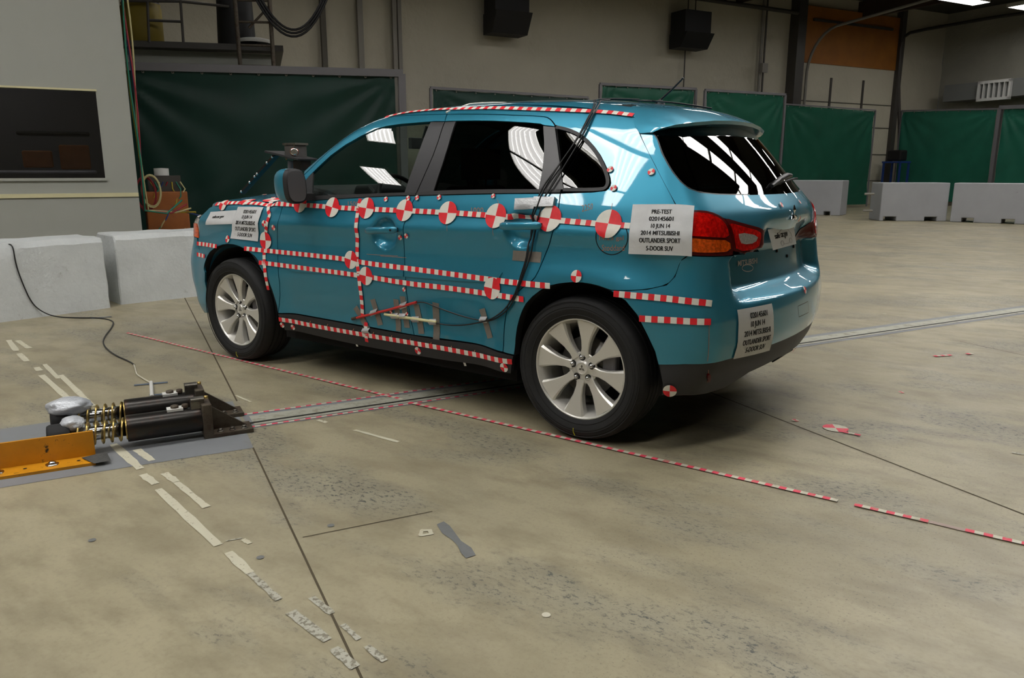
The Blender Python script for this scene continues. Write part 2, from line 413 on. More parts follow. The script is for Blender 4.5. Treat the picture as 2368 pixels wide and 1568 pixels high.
def inside(poly, pts):
    x, y = pts[:, 0], pts[:, 1]; c = np.zeros(len(pts), bool); n = len(poly)
    for i in range(n):
        x0, y0 = poly[i]; x1, y1 = poly[(i+1) % n]
        if y0 == y1: continue
        k = ((y0 > y) != (y1 > y)) & (x < (x1-x0)*(y-y0)/(y1-y0)+x0); c ^= k
    return c
def triang(poly, res, bnd=None):
    lo, hi = poly.min(0), poly.max(0)
    gx, gy = np.meshgrid(np.arange(lo[0]+res*.5, hi[0], res), np.arange(lo[1]+res*.5, hi[1], res))
    gx[1::2] += res*.5
    g = np.stack([gx.ravel(), gy.ravel()], -1); g = g[inside(poly, g)]
    if len(g):
        keep = np.ones(len(g), bool); a = poly; b = np.roll(poly, -1, 0); d = b-a; L2 = (d*d).sum(1)+1e-12
        for i in range(0, len(g), 800):
            q = g[i:i+800, None]-a[None]; t = np.clip((q*d).sum(2)/L2, 0, 1); dist = np.linalg.norm(q-d*t[..., None], axis=2).min(1)
            keep[i:i+800] = dist > res*.45
        g = g[keep]
    vs = [Vector(p) for p in poly]+[Vector(p) for p in g]; n = len(poly)
    o = delaunay_2d_cdt(vs, [(i, (i+1) % n) for i in range(n)], [], 1, 1e-7)
    return np.array([tuple(v) for v in o[0]]), [tuple(f) for f in o[2]]
def inset(poly, d):
    n = len(poly); A = sum(poly[i][0]*poly[(i+1) % n][1]-poly[(i+1) % n][0]*poly[i][1] for i in range(n)); s = 1 if A > 0 else -1
    out = []
    for i in range(n):
        t1 = poly[i]-poly[i-1]; t2 = poly[(i+1) % n]-poly[i]
        n1 = np.array([-t1[1], t1[0]])/(np.linalg.norm(t1)+1e-9); n2 = np.array([-t2[1], t2[0]])/(np.linalg.norm(t2)+1e-9)
        m = n1+n2; L = np.linalg.norm(m)
        m = m/L*min(1/max(L/2, .4), 2) if L > .3 else n1*0
        out.append(poly[i]+s*d*m)
    return np.array(out)
def patch(name, dom, loop, m, parent, off=0., thick=.012, res=.03, gap=.0028, smooth_n=1, corners=(), mirror=None, label=None, closed_y=False, raw=None):
    P3 = loop3(loop)
    if closed_y:                                   # left half loop: add its reflection
        P3 = np.vstack([P3, (P3*np.array([1, -1, 1]))[::-1]])
    q = dom.inv(P3)
    if smooth_n: q = chaikin(q, smooth_n, True, [c % len(q) for c in corners])
    q = resamp(q, min(res*.7, .02))
    if gap: q = inset(q, gap)
    V2, T = triang(q, res)
    P = dom.fwd(V2); ok = ~np.isnan(P[:, 0])
    if not ok.all():
        print('patch', name, 'lost', (~ok).sum(), 'of', len(ok)); T = [t for t in T if all(ok[i] for i in t)]; P[~ok] = 0
    N = grad(P); N[~ok] = (0, 0, 1); P = P+N*off
    V = list(P); F = [tuple(t) for t in T]; NN = list(N); sm = [True]*len(F)
    # orient faces outward
    F = [f if np.cross(P[f[1]]-P[f[0]], P[f[2]]-P[f[0]])@N[f[0]] >= 0 else f[::-1] for f in F]
    if thick:
        B = dom.fwd(q); okb = ~np.isnan(B[:, 0]); B[~okb] = 0; BN = grad(B); n = len(q); b0 = len(V)
        A2 = B+BN*off; C2 = B+BN*(off-thick); cen = A2[okb].mean(0)
        for i in range(n):
            j = (i+1) % n
            if not (okb[i] and okb[j]): continue
            k = len(V); V += [A2[i], A2[j], C2[j], C2[i]]
            e = A2[j]-A2[i]; fn = np.cross(e, BN[i]); fn /= np.linalg.norm(fn)+1e-9
            # outward sideways normal: away from polygon interior
            F.append((k, k+3, k+2, k+1)); sm.append(False)
            fn2 = np.cross(V[k+3]-V[k], V[k+1]-V[k]); fn2 /= np.linalg.norm(fn2)+1e-9
            NN += [fn2]*4
    out = [mk(name, V, F, m, parent, None, sm, NN, label)]
    if mirror is None: mirror = dom is SIDE
    if mirror:
        Vm = np.array(V)*np.array([1, -1, 1]); Nm = np.array(NN)*np.array([1, -1, 1])
        out.append(mk(name, Vm, [f[::-1] for f in F], m, parent, None, sm, Nm, label))
    return out[0]
def onto(P, off=0.):
    P = np.array(P, float)
    for _ in range(4):
        n = grad(P); P = P-n*(F(P)*.9)[..., None]
    return P+grad(P)*off
def ribbon(name, curve, w, ms, parent, off=.0012, stripe=None, phase=0, mirror=False, label=None, sm=2, closed=False, ds=.02, k=2, flat=None):
    """strip laid on the body along a curve; stripe = length of each colour band"""
    P = loop3(curve)
    if sm: P = chaikin(P, sm, closed)
    P = resamp(P, stripe/2 if stripe else ds, closed)
    if closed: P = np.vstack([P, P[:1]])
    if stripe:                                # equal steps along the whole length
        L = np.r_[0, np.cumsum(np.linalg.norm(np.diff(P, axis=0), axis=1))]; n = max(2, int(round(L[-1]/(stripe/2)))); n += n % 2
        t = np.linspace(0, L[-1], n+1); P = np.stack([np.interp(t, L, P[:, i]) for i in range(3)], -1)
    P = onto(P); N = grad(P); T = np.gradient(P, axis=0)
    if closed: T[0] = T[-1] = P[1]-P[-2]
    Sd = np.cross(N, T); Sd /= np.linalg.norm(Sd, axis=1, keepdims=True)+1e-12
    V = []; NN = []
    for j in range(k+1):
        Q = onto(P+Sd*w*(j/k-.5)); n = grad(Q); V.append(Q+n*off); NN.append(n)
    V = np.concatenate(V); NN = np.concatenate(NN); n = len(P)
    Fc = []; M = []
    for j in range(k):
        for i in range(n-1):
            f = (j*n+i, j*n+i+1, (j+1)*n+i+1, (j+1)*n+i); Fc.append(f)
            M.append(((i//2)+phase) % 2 if stripe else 0)
    o = mk(name, V, Fc, ms, parent, M, True, NN, label)
    if mirror: mk(name, V*np.array([1, -1, 1]), [f[::-1] for f in Fc], ms, parent, M, True, NN*np.array([1, -1, 1]), label)
    return o
def target(px, r, parent, rot=0., rad3=None, off=.0068, label='round red and white quartered target sticker', name='target_sticker'):
    C = loop3([px])
    if not len(C): return None
    C = C[0]; n = grad(C[None])[0]; u = np.cross(n, (0, 0, 1.))
    if np.linalg.norm(u) < .1: u = np.array([0, 1., 0])
    u /= np.linalg.norm(u); v = np.cross(n, u); a0 = R(rot); V = []; F_ = []; M = []; k = 32; rings = 3
    u, v = -u*math.cos(a0)+v*math.sin(a0)*1, u*math.sin(a0)+v*math.cos(a0)
    for i in range(rings+1):
        for j in range(k): t = 2*math.pi*j/k; V.append(C+(u*math.cos(t)+v*math.sin(t))*r*i/rings)
    V = onto(V); N = grad(V); V = V+N*off
    for i in range(rings):
        for j in range(k):
            F_.append((i*k+j, (i+1)*k+j, (i+1)*k+(j+1) % k, i*k+(j+1) % k)); M.append((j//(k//4)) % 2)
    return mk(name, V, F_, [white, red], parent, M, True, N, label)
def text_mesh(txt, size=1., bold=.0, xs=1.):
    """triangulated lettering, origin centred, unit em"""
    cu = bpy.data.curves.new('t', 'FONT'); cu.body = txt; cu.align_x = 'CENTER'; cu.size = size; cu.offset = bold; cu.resolution_u = 3
    o = bpy.data.objects.new('t', cu); COL.objects.link(o); bpy.context.view_layer.update()
    me = o.evaluated_get(bpy.context.evaluated_depsgraph_get()).to_mesh()
    V = np.array([(v.co.x*xs, v.co.y) for v in me.vertices]) if len(me.vertices) else np.zeros((0, 2)); Fc = [tuple(p.vertices) for p in me.polygons]
    o.to_mesh_clear(); bpy.data.objects.remove(o); bpy.data.curves.remove(cu)
    return V, Fc
def sheet(name, quad, parent, lines, label=None, off=.004, body=True, top=.06, bot=.06, lab_text=None, lift=(0, 0, 0, 0)):
    """paper with lettering; quad = corners TL, TR, BR, BL; lines = (text, centre u, centre v, cap height fraction, x-scale)"""
    Q = loop3(quad); nu = nv = 8
    def bl(u, v): return (Q[0]*(1-u)+Q[1]*u)*(1-v)+(Q[3]*(1-u)+Q[2]*u)*v
    if len(Q) < 4: return None
    def place(U, o):
        P = np.array([bl(u, v) for u, v in U])
        if body:
            n0 = grad(onto(Q)).mean(0); n0 /= np.linalg.norm(n0); N = np.tile(n0, (len(P), 1)); P = hit1(P+n0*.15, -N, .4)
        else: N = np.tile(np.cross(Q[1]-Q[0], Q[3]-Q[0]), (len(P), 1)); N /= -np.linalg.norm(N, axis=1, keepdims=True); 
        L = np.array([(lift[0]*(1-u)+lift[1]*u)*(1-v)+(lift[3]*(1-u)+lift[2]*u)*v for u, v in U])
        return P+N*(o+L)[:, None] if np.ndim(L) else P+N*o
    U = [(i/nu, j/nv) for j in range(nv+1) for i in range(nu+1)]
    V = place(U, off); F_ = [(j*(nu+1)+i, (j+1)*(nu+1)+i, (j+1)*(nu+1)+i+1, j*(nu+1)+i+1) for j in range(nv) for i in range(nu)]
    pg = mk(name, V, F_, paper, parent, None, True, None, label)
    W_ = np.linalg.norm(bl(1, .5)-bl(0, .5)); H_ = np.linalg.norm(bl(.5, 1)-bl(.5, 0)); tv = []; tf = []
    for t, u, v, h, w in lines:
        a, f = text_mesh(t, 1., .010)
        if not len(a): continue
        ex = .034; a = np.vstack([a+np.array([d_, 0]) for d_ in (-ex, 0, ex)]); n0 = len(a)//3; f = [tuple(i+n0*k_ for i in g) for k_ in range(3) for g in f]
        a = a-np.array([(a[:, 0].min()+a[:, 0].max())/2, 0]); a = a/np.array([a[:, 0].max()-a[:, 0].min(), a[:, 1].max()])   # width 1, cap height 1
        b = len(tv); tv += [(u+x*w, v+h*(.5-y)) for x, y in a]; tf += [tuple(i+b for i in g) for g in f]
    if tv:
        mk('printed_text', place(tv, off+.0009), tf, ink, pg, None, False)
    return pg
# ================================================================== THE CAR
car = thing('car', 'teal metallic compact hatchback SUV covered in red and white measuring tape and targets', 'car', (1.3, 0, 0))
T0 = (2.0, 0)
# --- outer skin, left side (right side is its mirror image) ---------
door_f = [(963, 453), (950, 475), (938, 506), (934, 577), (937, 628), (943, 695), (950, 742), (958, 777), (643, 725), (649, 671), (643, 611), (640, 560), (641, 516), (652, 480), (658, 464), (700, 464), (800, 458), (899, 453)]
patch('front_door', SIDE, [(658, 466), (695, 465), (899, 453), (963, 453), (950, 475), (938, 506), (934, 577), (937, 628), (943, 695), (950, 742), (958, 776), (643, 725), (649, 671), (643, 611), (640, 547), (643, 516), (652, 480)], paint, car, res=.012, corners=(0, 3, 10, 11))
patch('rear_door', SIDE, [(963, 453), (1130, 448), (1296, 447), (1291, 488), (1283, 526), (1275, 549), (1256, 600), (1241, 637), (1228, 652), (1204, 668), (1180, 691), (1171, 720), (1165, 769), (1163, 815), (958, 776), (950, 742), (943, 695), (937, 628), (934, 577), (938, 506), (950, 475)], paint, car, res=.012, corners=(0, 2, 13, 14))
# front fender
fx = pix3([(643, 725), (649, 671), (643, 611), (640, 547), (643, 516), (652, 480), (658, 466), (601, 620), (597, 604), (590, 594), (583, 588), (568, 577), (547, 567), (522, 564), (499, 572), (481, 587), (471, 618), (616, 638), (629, 671)])
d = {k: tuple(fx[i]) for i, k in enumerate('abcdefghijklmnopqrs')}
fender = [d[c] for c in 'abcdefg']+[(.42, -.74, 1.10), (.05, -.72, 1.07), (-.25, -.70, 1.02), (-.42, -.75, .93), (-.46, -.80, .80), (-.40, -.83, .64)]+[(-.385, -.84, .50), (-.36, -.85, .56)]+[d[c] for c in 'qponmlkjihrs']
patch('front_fender', SIDE, fender, paint, car, res=.022, corners=(0, 6, 12, 13, -1))
# quarter panel with roof rail and A pillar
q_in = [(1296, 447), (1398, 443), (1410, 433), (1413, 420), (1404, 390), (1383, 350), (1352, 315), (1318, 299), (1284, 291), (1281, 285), (1270, 273), (1255, 269), (1160, 266), (1034, 264), (925, 267), (881, 276), (822, 304), (760, 350), (703, 405)]
pil = [(.62, -.70, 1.27), (.80, -.665, 1.40), (.95, -.63, 1.49), (1.10, -.60, 1.545), (1.30, -.565, 1.575), (1.7, -.555, 1.59), (2.2, -.545, 1.575)]
q_out = [(1467, 271), (1476, 302), (1516, 383), (1565, 475), (1590, 530), (1596, 560)]
q_bot = [(1590, 592), (1574, 604), (1562, 640), (1542, 660), (1498, 670), (1450, 673), (1413, 672), (1376, 659), (1336, 653), (1295, 656), (1261, 664), (1221, 695), (1204, 728), (1194, 769), (1189, 822), (1163, 815), (1165, 769), (1171, 720), (1180, 691), (1204, 668), (1228, 652), (1241, 637), (1256, 600), (1275, 549), (1283, 526), (1291, 488)]
patch('quarter_panel', SIDE, q_in+pil+q_out+q_bot, paint, car, res=.022, corners=(0, 18, 26, 32, 38, 46, 47))
# door window frames
patch('front_door_frame', SIDE, [(703, 405), (760, 350), (822, 304), (881, 276), (925, 267), (1034, 264), (1029, 281), (996, 281), (904, 289), (858, 302), (779, 347), (725, 397), (700, 425)], paint, car, res=.02, thick=.02, corners=(0, 5, 6, 12))
patch('rear_door_frame', SIDE, [(1034, 264), (1160, 266), (1255, 269), (1270, 273), (1281, 285), (1284, 293), (1255, 290), (1249, 286), (1160, 281), (1055, 280), (1029, 281)], paint, car, res=.02, thick=.02, corners=(0, 5, 10))
# black pillar films, belt trim
patch('pillar_trim', SIDE, [(996, 281), (1029, 281), (1008, 345), (984, 400), (963, 447), (934, 447), (963, 365)], satin_black, car, thick=.02, res=.025, corners=(0, 1, 4, 5))
patch('pillar_trim', SIDE, [(1029, 281), (1055, 280), (1031, 360), (1003, 443), (963, 447), (984, 400), (1008, 345)], satin_black, car, thick=.02, res=.025, corners=(0, 1, 3, 4))
patch('pillar_trim', SIDE, [(1255, 290), (1284, 293), (1292, 350), (1304, 439), (1244, 441), (1254, 390), (1258, 340)], satin_black, car, thick=.02, res=.025, corners=(0, 1, 3, 4))
patch('belt_trim', SIDE, [(695, 458), (720, 452), (840, 448), (934, 444), (963, 445), (963, 453), (899, 454), (695, 466)], black_pl, car, off=.004, res=.03, corners=(0, 4, 5, 7))
patch('belt_trim', SIDE, [(963, 445), (1003, 440), (1130, 437), (1244, 437), (1300, 437), (1296, 447), (1130, 449), (963, 453)], black_pl, car, off=.004, res=.03, corners=(0, 4, 5, 7))
# glass
patch('front_door_glass', SIDE, [(725, 397), (779, 347), (858, 302), (904, 289), (996, 281), (963, 365), (934, 446), (840, 449), (722, 458), (716, 430)], g_clear, car, off=-.006, thick=0, res=.035, gap=-.004, corners=(0, 4, 6, 8))
patch('mirror_sail', SIDE, [(725, 397), (722, 456), (686, 462), (690, 430), (702, 408)], black_pl, car, off=-.001, thick=.01, res=.02, corners=(0, 1, 2))
patch('rear_door_glass', SIDE, [(1055, 280), (1160, 281), (1249, 286), (1256, 291), (1258, 340), (1254, 390), (1244, 441), (1003, 443), (1031, 360)], g_dark, car, off=-.006, thick=0, res=.035, gap=-.004, corners=(0, 6, 7))
qg = [(1290, 300), (1316, 306), (1345, 321), (1374, 353), (1393, 392), (1401, 417), (1398, 430), (1388, 435), (1304, 436), (1298, 360)]
patch('quarter_glass', SIDE, qg, g_dark, car, off=-.004, thick=0, res=.03, gap=-.004, corners=(0, 8))
ribbon('quarter_glass_trim', [(1286, 294), (1318, 301), (1349, 317), (1379, 351), (1399, 391), (1407, 418), (1403, 433), (1390, 439), (1303, 439)], .017, black_pl, car, off=.003, mirror=True)
# seam backing strips (what shows dark in the shut lines)
def seam(c, w=.03, off=-.011, **k): ribbon('door_seal', c, w, deep, car, off=off, mirror=True, sm=1, **k)
seam([(963, 453), (950, 475), (938, 506), (934, 577), (937, 628), (943, 695), (950, 742), (958, 777)])
seam([(652, 480), (643, 516), (640, 547), (643, 611), (649, 671), (643, 725)])
seam([(1296, 447), (1291, 488), (1283, 526), (1275, 549), (1256, 600), (1241, 637), (1228, 652), (1204, 668), (1180, 691), (1171, 720), (1165, 769), (1163, 815)])
seam([(703, 405), (760, 350), (822, 304), (881, 276), (925, 267), (1034, 264), (1160, 266), (1255, 269), (1270, 273), (1281, 285), (1292, 350), (1304, 439)], .022)
seam([(1467, 271), (1476, 302), (1516, 383), (1565, 475), (1585, 530), (1592, 590)])
seam([(1413, 672), (1450, 673), (1498, 670), (1542, 660), (1562, 640), (1574, 604), (1592, 592)])
seam([(643, 725), (800, 750), (958, 777), (1163, 815)], .04)
seam([(1029, 281), (1008, 345), (984, 400), (963, 447)], .02)
# sill cladding
patch('sill_cladding', SIDE, [(643, 725), (958, 777), (1163, 815), (1189, 822), (1183, 864), (1000, 830), (800, 793), (660, 764), (652, 745)], black_pl, car, off=.004, res=.025, thick=.03, corners=(0, 3, 4, 7))
# door side moulding
patch('side_moulding', SIDE, [(937, 617), (1050, 622), (1163, 630), (1157, 640), (1148, 655), (1050, 650), (937, 640)], paint, car, off=.005, res=.02, thick=.006, gap=.001, corners=(0, 2, 6))
patch('side_moulding', SIDE, [(672, 614), (800, 616), (934, 617), (934, 640), (800, 636), (672, 628)], paint, car, off=.005, res=.02, thick=.006, gap=.001, corners=(0, 2, 3, 5))
ribbon('fuel_flap_seam', [(1415+37*math.cos(a), 548+41*math.sin(a)) for a in np.linspace(0, 2*math.pi, 40)[:-1]], .0045, deep, car, off=.0006, closed=True, sm=1, k=1)
# --- rear ---------------------------------------------------------------
glass_edge = [(1508, 306), (1519, 322), (1529, 353), (1542, 378), (1555, 399), (1573, 421), (1593, 437), (1619, 446), (1657, 450), (1695, 451), (1735, 451)]
gp = pix3(glass_edge)
lo = [(1478, 303), (1516, 383), (1565, 475), (1580, 500), (1606, 487), (1641, 490), (1670, 503), (1715, 517), (1764, 531), (1763, 552), (1756, 582), (1697, 590), (1697, 634), (1701, 657), (1714, 677), (1734, 687)]
lp = pix3(lo)
zb = lp[-1][2]
# left half of the tailgate skin, with the glass opening cut out, mirrored
half = [tuple(p) for p in lp]+[(3.4, -.25, zb-.004), (3.42, 0, zb-.006)]
half += [(3.31, 0., gp[-1][2]-.002)]+[tuple(p) for p in gp[::-1]]
patch('tailgate', REAR, half, paint, car, res=.016, gap=.0, mirror=True, smooth_n=0)
gl = [tuple(p) for p in gp]
zt = 1.475
patch('rear_window', REAR, gl+[(3.31, 0, gp[-1][2])]+[(x, -y, z) for x, y, z in gl[::-1]]+[(3.0, .5, zt), (3.05, 0, zt), (3.0, -.5, zt)], g_rear, car, off=-.003, thick=.0, res=.03, gap=-.003, smooth_n=0, mirror=False)
ribbon('rear_window_seal', gl, .012, satin_black, car, off=-.001, mirror=True, sm=1)
seam([(1697, 590), (1697, 634), (1701, 657), (1714, 677), (1734, 687)]+[(3.4, -.25, zb-.004), (3.42, 0, zb-.006)])
# bumper: body colour upper skin
bs = pix3([(1413, 672), (1450, 673), (1498, 670), (1542, 660), (1562, 640), (1574, 604), (1592, 592), (1640, 594), (1697, 592), (1697, 634), (1701, 657), (1714, 677), (1734, 687)])
bb = pix3([(1862, 759), (1778, 799), (1687, 830), (1582, 842), (1523, 843), (1515, 812), (1498, 776), (1474, 728), (1447, 695)])
BU = [tuple(p) for p in bs]+[(3.4, -.25, zb-.004), (3.42, 0, zb-.006), (3.43, 0, bb[0][2]-.0)]+[tuple(p) for p in bb]
patch('rear_bumper', REAR, BU, paint, car, res=.018, gap=.0, mirror=True, smooth_n=0)
bl2 = pix3([(1523, 843), (1532, 887), (1530, 914), (1582, 915), (1633, 911), (1677, 897), (1734, 861), (1800, 828), (1836, 809)])
LOW = [tuple(p) for p in bb[:5]]+[tuple(p) for p in bl2[1:]]+[(3.30, 0, bl2[-1][2]+.02), (3.43, 0, bb[0][2])]
patch('lower_bumper_cladding', REAR, LOW, black_pl, car, off=-.002, thick=.03, res=.022, gap=.0008, mirror=True, smooth_n=0)
patch('reflector', REAR, [(1634, 865), (1642, 861), (1644, 872), (1641, 882), (1636, 885), (1633, 876)], lens_dark, car, off=.006, thick=.01, res=.01, mirror=True, label='small red bumper reflector')
ribbon('tow_cover_seam', [(1845, 708), (1868, 697), (1870, 722), (1847, 733)], .0025, deep, car, off=.0006, closed=True, sm=0, k=1)
# --- tail lamps -----------------------------------------------------------
def lamp(sgn):
    e = bpy.data.objects.new('tail_lamp', None); COL.objects.link(e); e.parent = car
    def pp(n, loop, m, off, res=.012, th=.012, label=None):
        o = patch(n, REAR, loop, m, e, off=off, thick=th, res=res, gap=.001, smooth_n=1, mirror=False, label=label)
        if sgn > 0:
            me = o.data; V = np.array([v.co[:] for v in me.vertices]); shift = np.array([1.3, 0, 0])
            me.transform(Matrix.Scale(-1, 4, (0, 1, 0))); me.flip_normals()
    outer = [(1590, 489), (1606, 486), (1641, 489), (1671, 503), (1685, 521), (1692, 552), (1695, 588), (1685, 592), (1640, 592), (1603, 591), (1590, 589), (1588, 545)]
    inner = [(1671, 503), (1715, 516), (1764, 529), (1765, 552), (1756, 582), (1695, 589), (1692, 552), (1685, 521)]
    pp('lamp_housing', outer, lens_dark, .004); pp('lamp_housing', inner, lens_dark, .004)
    pp('brake_lens', [(1594, 494), (1606, 492), (1640, 495), (1665, 507), (1679, 524), (1685, 551), (1640, 549), (1603, 547), (1594, 546)], lens_red, .0075)
    pp('turn_lens', [(1594, 550), (1603, 551), (1640, 554), (1685, 556), (1688, 582), (1640, 585), (1603, 583), (1594, 582)], lens_amber, .0075, label='amber turn signal lens')
    pp('brake_lens', [(1682, 515), (1715, 524), (1757, 535), (1757, 552), (1750, 576), (1701, 583), (1697, 552), (1690, 528)], lens_red, .0075)
    pp('reverse_lens', [(1704, 537), (1750, 545), (1742, 563), (1712, 567), (1706, 553)], lens_clear, .011, .008, label='clear reversing lens')
lamp(-1); lamp(1)
# --- roof, hood, windscreen -------------------------------------------------
rl = [(x, y, z) for x, y, z in pil]+[(2.5, -.54, 1.53), (2.79, -.545, 1.50)]
P_ = np.array(rl); edge = [(p[0], p[1], 1) for p in P_]
def top_loop(pts): return [(x, y, 1.) for x, y in pts]
roof_l = [(1.13, -.595), (1.30, -.565), (1.7, -.555), (2.2, -.545), (2.5, -.54), (2.79, -.565)]
patch('roof', TOP, top_loop([(1.10, 0), (1.11, -.3)]+roof_l+[(2.84, -.3), (2.86, 0)]+[(2.84, .3)]+[(x, -y) for x, y in roof_l[::-1]]+[(1.11, .3)]), paint, car, off=.0015, thick=.02, res=.04, gap=0, smooth_n=0, mirror=False)
patch('windscreen', TOP, top_loop([(.44, 0), (.45, -.45), (.60, -.705), (.80, -.665), (.95, -.63), (1.10, -.60), (1.085, -.3), (1.075, 0), (1.085, .3), (1.10, .60), (.95, .63), (.80, .665), (.60, .705), (.45, .45)]), g_clear, car, off=0, thick=0, res=.05, gap=0, smooth_n=0, mirror=False)
patch('hood', TOP, top_loop([(.42, 0), (.42, -.45), (.44, -.72), (.05, -.74), (-.25, -.73), (-.45, -.70), (-.60, -.56), (-.70, -.28), (-.72, 0), (-.70, .28), (-.60, .56), (-.45, .70), (-.25, .73), (.05, .74), (.44, .72), (.42, .45)]), paint, car, off=.001, thick=.02, res=.035, gap=0, smooth_n=1, mirror=False)
patch('front_bumper', FRONT, [(-.40, -.85, .28), (-.385, -.84, .50), (-.36, -.85, .57), (-.40, -.83, .66), (-.46, -.80, .80), (-.60, -.62, .80), (-.8, -.3, .82), (-.84, 0, .82), (-.82, .0, .24), (-.8, -.4, .24), (-.6, -.7, .24)], paint, car, res=.03, gap=.0, mirror=True, smooth_n=0)
patch('headlamp', FRONT, [(-.42, -.78, .81), (-.36, -.77, .93), (-.45, -.67, .955), (-.62, -.5, .93), (-.72, -.38, .83)], lens_clear, car, off=.001, res=.025, gap=0, mirror=True, smooth_n=0, label='clear headlamp lens')
patch('headlamp_turn_lens', FRONT, [(-.42, -.79, .80), (-.40, -.78, .90), (-.46, -.74, .90), (-.50, -.735, .81)], lens_amber, car, off=.004, res=.012, gap=0, mirror=True, smooth_n=0, label='orange side marker lens')
patch('grille', FRONT, [(-.72, -.37, .84), (-.66, -.40, .90), (-.70, 0, .92), (-.84, 0, .84)], deep, car, off=.0, res=.03, gap=0, mirror=True, smooth_n=0)
# --- spoiler -------------------------------------------------------------
def spoiler():
    tip = np.array([(0, 3.075, 0, 1.492), (.25, 3.07, .16, 1.490), (.5, 3.05, .32, 1.483), (.72, 3.02, .48, 1.469), (.86, 2.975, .575, 1.456), (.94, 2.93, .618, 1.441), (1., 2.888, .634, 1.421)])
    fr = np.array([(0, 2.845, 0, 1.57), (.5, 2.825, .3, 1.555), (.75, 2.795, .48, 1.53), (.88, 2.765, .575, 1.495), (.95, 2.79, .612, 1.46), (1., 2.832, .638, 1.421)])
    ss = np.r_[np.linspace(-1, -.7, 14), np.linspace(-.66, .66, 25), np.linspace(.7, 1, 14)]; V = []; n = len(ss)
    for s_ in ss:
        a = abs(s_); g = 1 if s_ > 0 else -1
        T_ = np.array([np.interp(a, tip[:, 0], tip[:, k]) for k in (1, 2, 3)])*np.array([1, g, 1]); A_ = np.array([np.interp(a, fr[:, 0], fr[:, k]) for k in (1, 2, 3)])*np.array([1, g, 1])
        A_ = onto(A_[None], .0035)[0]; q = max(0., 1-a**8)
        for t in (0, .08, .25, .45, .65, .82, .94): V.append(A_+(T_-A_)*t+np.array([0, 0, .010*math.sin(math.pi*t)*q]))
        V.append(T_+np.array([.002, 0, -.002])); V.append(T_+np.array([-.004, 0, -.018*q]))
        xb = 2.965-.12*a**2; zb_ = 1.445-.02*a**2
        U1 = np.array([T_[0]-.08, T_[1]*.97, T_[2]-.034]); U2 = np.array([xb, T_[1]*.95, zb_]); V.append(T_*(1-q)+U1*q); V.append(T_*(1-q)+U2*q)
    k = 11; F_ = [(i*k+j, (i+1)*k+j, (i+1)*k+j+1, i*k+j+1) for i in range(n-1) for j in range(k-1)]
    sp = sharpen(mk('roof_spoiler', V, F_, paint, car, None, True), 50)
    m = MB(); m.box((2.985, 0, 1.452), .05, .34, .02); m.build('brake_lamp', lens_dark, sp, 'dark third brake lamp under the spoiler lip')
spoiler()
# antenna
a0 = np.array([2.62, 0, 1.598]); a1 = at_y((1580, 180), 0)
m = MB(); m.lathe([(0, .028), (.012, .026), (.022, .016), (.03, .009), (.034, 0.001)], a0-np.array([0, 0, .008]), (0, 0, 1), 20)
an = m.build('antenna', black_pl, car)
MB().tube([a0+np.array([0, 0, .018]), a0+(a1-a0)*.5+np.array([0, 0, .005]), a1], [.006, .0055, .005], 10).build('antenna_rod', cable_m, an)
# --- door handles, mirrors ----------------------------------------------
def handle(p0, p1, hole):
    A, B_ = pix3([p0, p1]); 
    n = np.array([0, -1., .05]); A = A.copy(); B_ = B_.copy(); yy = min(A[1], B_[1], -.868)-.022; A[1] = yy; B_[1] = yy
    for s in (1, -1):
        m = MB(); k = 14; ax = (B_-A)/np.linalg.norm(B_-A); L = np.linalg.norm(B_-A); V = []; ts = [0, .03, .1, .25, .5, .75, .9, .97, 1]
        for t in ts:
            r = .019*min(1, math.sqrt(max(0., 1-(2*t-1)**8))*1.0+.12); bow = .012*math.sin(math.pi*t)
            c0 = A+ax*L*t+np.array([0, -bow, 0])
            for j in range(k):
                a = 2*math.pi*j/k; V.append((c0[0], c0[1]+math.sin(a)*r*.62, c0[2]+math.cos(a)*r))
        F_ = [(i*k+j, i*k+(j+1) % k, (i+1)*k+(j+1) % k, (i+1)*k+j) for i in range(len(ts)-1) for j in range(k)]+[tuple(range(k))[::-1], tuple((len(ts)-1)*k+j for j in range(k))]
        V = np.array(V)*np.array([1, s, 1]); 
        h = sharpen(mk('door_handle', V, F_, paint, car, None, True), 60)
        for t in (.10, .9): mm = MB(); c0 = A+ax*L*t; mm.box((c0[0], (c0[1]+.012)*s, c0[2]), .02, .034, .022); mm.build('handle_mount', black_pl, h)
        if hole and s == 1: MB().lathe([(0, .006), (.003, .006), (.003, 0)], A+ax*L*.86+np.array([0, -.017, 0]), (0, -1, 0), 12).build('keyhole', deep, h)
handle((852, 533), (925, 531), True); handle((1163, 522), (1261, 521), False)
